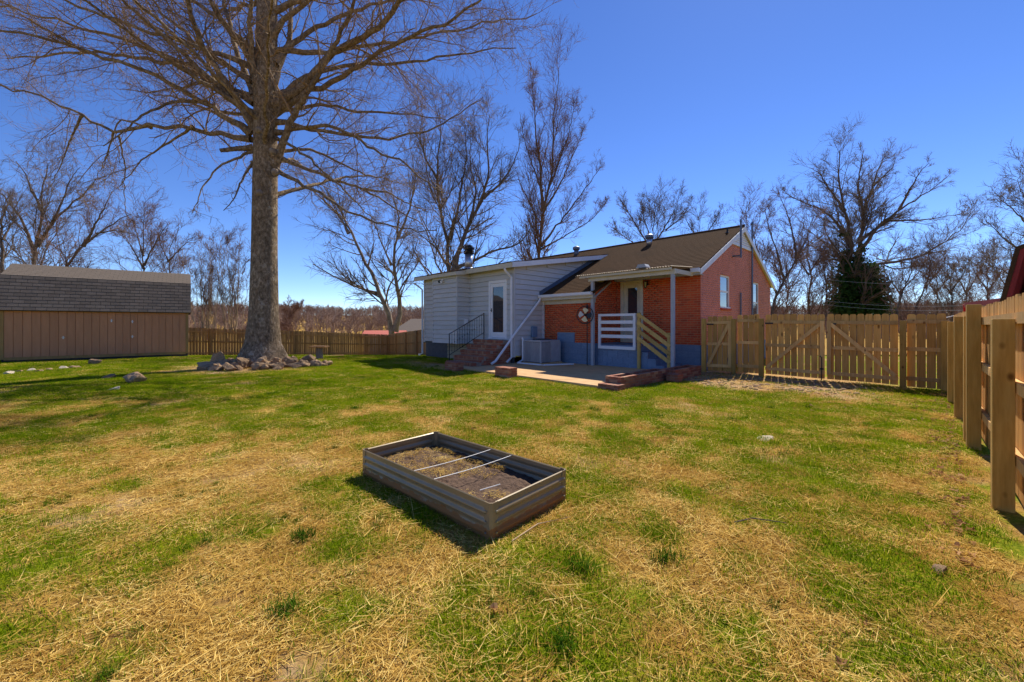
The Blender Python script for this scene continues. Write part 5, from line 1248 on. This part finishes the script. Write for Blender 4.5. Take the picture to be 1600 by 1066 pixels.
# ------------------------------------------------------------------ scattered ground cover (geometry nodes)
def blade_mesh(name, n, rad, hmin, hmax, w, lean, mat, seed, flat=False):
    rg = np.random.default_rng(seed); V = []; F = []
    for i in range(n):
        a = rg.uniform(0, 2 * np.pi); rr_ = rad * math.sqrt(rg.uniform(0, 1)); x, y = rr_ * math.cos(a), rr_ * math.sin(a)
        L = rg.uniform(hmin, hmax); az = rg.uniform(0, 2 * np.pi); dx, dy = math.cos(az), math.sin(az); px_, py_ = -dy * w * rg.uniform(.6, 1.2), dx * w * rg.uniform(.6, 1.2); o = len(V)
        if flat:
            z0 = rg.uniform(.002, .022); z1 = max(.001, z0 + rg.uniform(-.3, .3) * L * .5); zm = max(z0, z1) * .6 + .004
            V += [(x - px_, y - py_, z0), (x + px_, y + py_, z0 + .0015), (x + dx * L * .5 + px_, y + dy * L * .5 + py_, zm), (x + dx * L * .5 - px_, y + dy * L * .5 - py_, zm + .001), (x + dx * L, y + dy * L, z1)]
        else:
            ln = rg.uniform(*lean)
            V += [(x - px_, y - py_, -.005), (x + px_, y + py_, -.005), (x + dx * ln * L * .4 + px_ * .8, y + dy * ln * L * .4 + py_ * .8, L * .6), (x + dx * ln * L * .4 - px_ * .8, y + dy * ln * L * .4 - py_ * .8, L * .6), (x + dx * ln * L, y + dy * ln * L, L * (1 - .25 * ln))]
        F += [(o, o + 1, o + 2, o + 3), (o + 3, o + 2, o + 4)]
    me = bpy.data.meshes.new(name); me.from_pydata(V, [], F); me.update(); me.materials.append(mat); return me
def scatter(name, meshes, P, rotz, sc, label, kind_cat):
    cl = bpy.data.collections.new(name + '_source')
    for i, me in enumerate(meshes):
        o = bpy.data.objects.new(f"{name}_piece", me); cl.objects.link(o)
    me = bpy.data.meshes.new(name); n = len(P); me.vertices.add(n); me.vertices.foreach_set("co", P.astype(np.float32).ravel())
    for an, data in (('rz', rotz), ('sc', sc)):
        at = me.attributes.new(an, 'FLOAT', 'POINT'); at.data.foreach_set("value", data.astype(np.float32))
    me.update(); o = link(name, me, kind='stuff'); o['label'] = label; o['category'] = kind_cat
    ng = bpy.data.node_groups.new(name + '_nodes', 'GeometryNodeTree')
    ng.interface.new_socket('Geometry', in_out='INPUT', socket_type='NodeSocketGeometry'); ng.interface.new_socket('Geometry', in_out='OUTPUT', socket_type='NodeSocketGeometry')
    gi = ng.nodes.new('NodeGroupInput'); go = ng.nodes.new('NodeGroupOutput'); ip = ng.nodes.new('GeometryNodeInstanceOnPoints'); ci = ng.nodes.new('GeometryNodeCollectionInfo')
    ci.inputs['Collection'].default_value = cl; ci.inputs['Separate Children'].default_value = True; ci.inputs['Reset Children'].default_value = True
    ip.inputs['Pick Instance'].default_value = True
    ra = ng.nodes.new('GeometryNodeInputNamedAttribute'); ra.data_type = 'FLOAT'; ra.inputs['Name'].default_value = 'rz'
    sa = ng.nodes.new('GeometryNodeInputNamedAttribute'); sa.data_type = 'FLOAT'; sa.inputs['Name'].default_value = 'sc'
    cx = ng.nodes.new('ShaderNodeCombineXYZ'); ng.links.new(ra.outputs[0], cx.inputs[2])
    ng.links.new(gi.outputs[0], ip.inputs['Points']); ng.links.new(ci.outputs[0], ip.inputs['Instance']); ng.links.new(cx.outputs[0], ip.inputs['Rotation'])
    c3 = ng.nodes.new('ShaderNodeCombineXYZ')
    for i in range(3): ng.links.new(sa.outputs[0], c3.inputs[i])
    ng.links.new(c3.outputs[0], ip.inputs['Scale']); ng.links.new(ip.outputs[0], go.inputs[0])
    md = o.modifiers.new('scatter', 'NODES'); md.node_group = ng
    return o
ZV = Vector((0, 0, 1))
def blocked(x, y):
    s, t = to_st(x, y)
    b = (s > -.05) & (s < 11.6) & (t < 0.1); b |= (s > 3.0) & (s < 11.65) & (t < 1.5); b |= (s > 5.4) & (s < 11.6) & (t < 3.1); b |= (s > 5.5) & (s < 7.2) & (t < 4.95) & (t > 0)
    b |= inrect(x, y, P1, d1, d2, 0, PL, 0, PD)
    b |= inrect(x, y, Vector((2.02, 9.32, 0)), d2, d1, -.06, 4.2, -.5, .05)
    b |= inrect(x, y, BED_C, Vector((math.cos(BED_RZ), math.sin(BED_RZ), 0)), Vector((-math.sin(BED_RZ), math.cos(BED_RZ), 0)), -BL / 2 - .01, BL / 2 + .01, -BW_ / 2 - .01, BW_ / 2 + .01)
    n_ = Vector((-she.y, she.x, 0)); b |= inrect(x, y, SH1, she, n_, -.05, SHL + .05, -SW, .02)
    b |= (x - OAK.x) ** 2 + (y - OAK.y) ** 2 < .8
    # beyond the right and gate fences
    b |= inrect(x, y, C1, -d2, Vector((0.692, -0.722, 0)), -3, 14, .05, 20)
    b |= inrect(x, y, G0, GE, Vector((0.693, 0.721, 0)), -.5, 12, .05, 20)
    return b
def points(rg, dens, y0, y1, mask=None):
    area = 0; xs_ = []; ys_ = []
    n = int(dens * (y1 - y0) * (2 * (1.36 * y1 + 2.2)))
    y = rg.uniform(y0, y1, n); x = rg.uniform(-(1.36 * y1 + 2.2), 1.36 * y1 + 2.2, n)
    ok = (np.abs(x) < 1.36 * y + 2.2) & (x > -24) & ~blocked(x, y); x, y = x[ok], y[ok]
    if mask is not None:
        ok = rg.uniform(0, 1, len(x)) < mask(x, y); x, y = x[ok], y[ok]
    return x, y
rg = np.random.default_rng(21)
def gather(specs):
    X = []; Y = []; S = []
    for dens, y0, y1, sc, mask in specs:
        x, y = points(rg, dens, y0, y1, mask); X.append(x); Y.append(y); S.append(sc * rg.uniform(.75, 1.3, len(x)))
    x = np.concatenate(X); y = np.concatenate(Y); return np.stack([x, y, ground_h(x, y)], 1), rg.uniform(0, 6.28, len(x)), np.concatenate(S)
gmask = lambda x, y: (.10 + .90 * green_mask(x, y)) * (1 - .85 * dirt_mask(x, y))
smask = lambda x, y: np.clip(1.0 - .66 * green_mask(x, y), 0, 1) * (1 - .75 * dirt_mask(x, y))
turf = [blade_mesh('turf', 46, .11, .015, .042, .0016, (.3, 1.1), M['grass'], 100 + i) for i in range(5)]
P, rz, sc = gather([(270, .9, 4, 1.05, gmask), (210, 4, 8, 1.25, gmask), (125, 8, 14, 1.6, gmask), (55, 14, 27, 2.0, gmask)])
scatter('grass', turf, P, rz, sc, 'short green grass growing in patches across the lawn', 'grass')
tufts = [blade_mesh('tuft', 60, .07, .04, .095, .0022, (.35, 1.0), M['tuft'], 120 + i) for i in range(3)]
tmask = lambda x, y: sstep(.60, .74, fbm(x, y, 1.4, 3, 61)) * (1 - dirt_mask(x, y))
P, rz, sc = gather([(26, 1.0, 6, .55, tmask), (14, 6, 18, .8, tmask)])
extra = [W(440, 955, 2.1), W(1048, 880, 2.55), W(866, 1000, 1.92), W(912, 884, 2.5), W(475, 850, 2.8), W(885, 640, 7.1), W(930, 645, 6.9), W(555, 640, 7.1), W(285, 608, 9.3)]
ex = np.array([(p.x, p.y, gh(p.x, p.y)) for p in extra]); ex = np.repeat(ex, 2, 0) + rg.normal(0, .03, (len(ex) * 2, 3)) * np.array([1, 1, 0])
P = np.concatenate([P, ex]); rz = np.concatenate([rz, rg.uniform(0, 6, len(ex))]); sc = np.concatenate([sc, np.full(len(ex), 1.1)])
scatter('grass_tufts', tufts, P, rz, sc, 'taller dark green grass tufts dotted over the lawn', 'grass')
straws = [blade_mesh('straw', 38, .12, .03, .12, .0015, (0, 0), M['straw'], 140 + i, True) for i in range(6)]
P, rz, sc = gather([(130, .9, 4, 1.0, smask), (85, 4, 8, 1.2, smask), (40, 8, 14, 1.5, smask), (18, 14, 26, 1.9, smask)])
scatter('straw', straws, P, rz, sc, 'golden dead grass and straw strewn over the lawn', 'straw')
longs = [blade_mesh('long_straw', 5, .15, .12, .32, .0018, (0, 0), M['straw'], 160 + i, True) for i in range(5)]
P, rz, sc = gather([(22, .9, 4.5, 1.0, smask), (9, 4.5, 9, 1.1, smask)])
scatter('long_straw', longs, P, rz, sc, 'long loose straw stalks lying on the lawn', 'straw')
# straw and stubble on the bed soil
bedm = [blade_mesh('bed_straw', 24, .07, .02, .07, .0013, (0, 0), M['straw'], 180 + i, True) for i in range(3)]
n = 170; u = rg.uniform(-BL / 2 + .1, BL / 2 - .1, n); v = rg.uniform(-BW_ / 2 + .1, BW_ / 2 - .1, n); ok = fbm(u + 3, v + 3, 3.2, 2, 5) > .42; u, v = u[ok], v[ok]
cb, sb = math.cos(BED_RZ), math.sin(BED_RZ); zz_ = .135 + .055 * (fbm(u + 9, v + 4, 4, 4, 9) - .5) + .004 + gh(BED_C.x, BED_C.y)
scatter('bed_straw', bedm, np.stack([BED_C.x + u * cb - v * sb, BED_C.y + u * sb + v * cb, zz_], 1), rg.uniform(0, 6, len(u)), rg.uniform(.7, 1.2, len(u)), 'dead stubble and straw on the soil in the garden bed', 'straw')
# dead leaves along the right fence and scattered
def leaf_mesh(i):
    m = MB(); rr = random.Random(i); n = 9; pts = []
    for k in range(n):
        a = 2 * math.pi * k / n; r_ = .034 * (1 if k % 2 else .55) * rr.uniform(.8, 1.2); pts.append((r_ * math.cos(a) * 1.5, r_ * math.sin(a), .012 * rr.uniform(-1, 2.2) + .012))
    m.add(pts + [(0, 0, .006)], [(k, (k + 1) % n, n) for k in range(n)]); return m.mesh('leaf', M['leaf'])
lw = rg.uniform(0.3, 9.8, 200); lo = np.abs(rg.normal(0, .13, 200)) + .03; lx = C1.x - d2.x * lw - .692 * lo; ly = C1.y - d2.y * lw + .722 * lo
lx2, ly2 = points(rg, .5, 1.2, 16); mm_ = lx2 + .25 * ly2 > -1; lx2, ly2 = lx2[mm_], ly2[mm_]
lx = np.concatenate([lx, lx2, 6.6 + rg.normal(0, .7, 40)]); ly = np.concatenate([ly, ly2, 7.6 + rg.normal(0, .35, 40)])
scatter('leaf_litter', [leaf_mesh(i) for i in range(5)], np.stack([lx, ly, ground_h(lx, ly) + .012], 1), rg.uniform(0, 6, len(lx)), rg.uniform(.45, .95, len(lx)), 'dry brown leaves littered along the right fence', 'leaves')
# gravel crumbs on the bare strip
def peb(i):
    me = rmesh[i].copy(); me.name = 'pebble'; me.materials.clear(); me.materials.append(M['rock']); return me
bmp_ = lambda x, y: dirt_mask(x, y) * (x > 2)
gx_, gy_ = points(rg, 40, 8.5, 14.5, bmp_)
small = []
for i in range(3):
    bm = bmesh.new(); bmesh.ops.create_icosphere(bm, subdivisions=1, radius=.022); 
    for v in bm.verts: v.co.x *= 1.5; v.co.z *= .55; v.co *= R.uniform(.8, 1.2)
    me = bpy.data.meshes.new('pebble'); bm.to_mesh(me); bm.free(); me.materials.append(M['rock']); small.append(me)
scatter('gravel', small, np.stack([gx_, gy_, ground_h(gx_, gy_) + .006], 1), rg.uniform(0, 6, len(gx_)), rg.uniform(.5, 2.2, len(gx_)), 'loose gravel and crumbs on the bare strip before the gates', 'gravel')
# sticks
for (a, b, lab) in (((1148, 822, 3.0), (1228, 826, 2.97), 'dark fallen stick lying in the lawn right of the garden bed'), ((800, 845, 2.79), (890, 808, 3.14), 'pale bent twig lying at the right foot of the garden bed')):
    p = W(*a); q = W(*b); p.z = gh(p.x, p.y) + .02; q.z = gh(q.x, q.y) + .02; mid = (p + q) / 2 + Vector((-.03, .05, .008))
    tag(MB().tube([p, mid, q], [.006, .005, .0025], 6).build('fallen_stick', M['bark'] if 'dark' in lab else M['shrubstem']), lab, 'stick')

# ------------------------------------------------------------------ far wood on the hills
def far_tree(i):
    rg = np.random.default_rng(200 + i); hgt = 9.0
    p0 = np.array([[0, 0, -.5]]); sp_, sr_ = grow(rg, p0, np.array([[0, 0, 1.]]), np.array([hgt * .8]), np.array([.22]), np.array([.05]), 6, .06, .05)
    p, d, L, r = spawn(rg, sp_, sr_, 16, .25, 1., (25, 60), .5, .5, .05, .5); ap, ar_ = grow(rg, p, d, L, r, r * .5, 4, .15, .06)
    p, d, L, r = spawn(rg, ap, ar_, 9, .2, 1., (25, 55), .5, .6, .04, .4); bp, brr = grow(rg, p, d, np.clip(L, .4, 2), r, r * .6, 2, .15, .05)
    V, F = tubes([(sp_, sr_, 4), (ap, ar_, 3), (bp, brr, 3)]); return np_mesh('far_tree', V, F, M['farwood'])
n = 5200; th = rg.uniform(-1.05, 1.05, n); rd = np.sqrt(rg.uniform(130 ** 2, 430 ** 2, n)); fx = rd * np.sin(th); fy = rd * np.cos(th)
scatter('far_wood', [far_tree(i) for i in range(4)], np.stack([fx, fy, ground_h(fx, fy)], 1), rg.uniform(0, 6, n), rg.uniform(.5, 1.05, n) * (.6 + 1.0 * fbm(fx, fy, .02, 3, 91)), 'distant bare woodland covering the hills on the horizon', 'woodland')
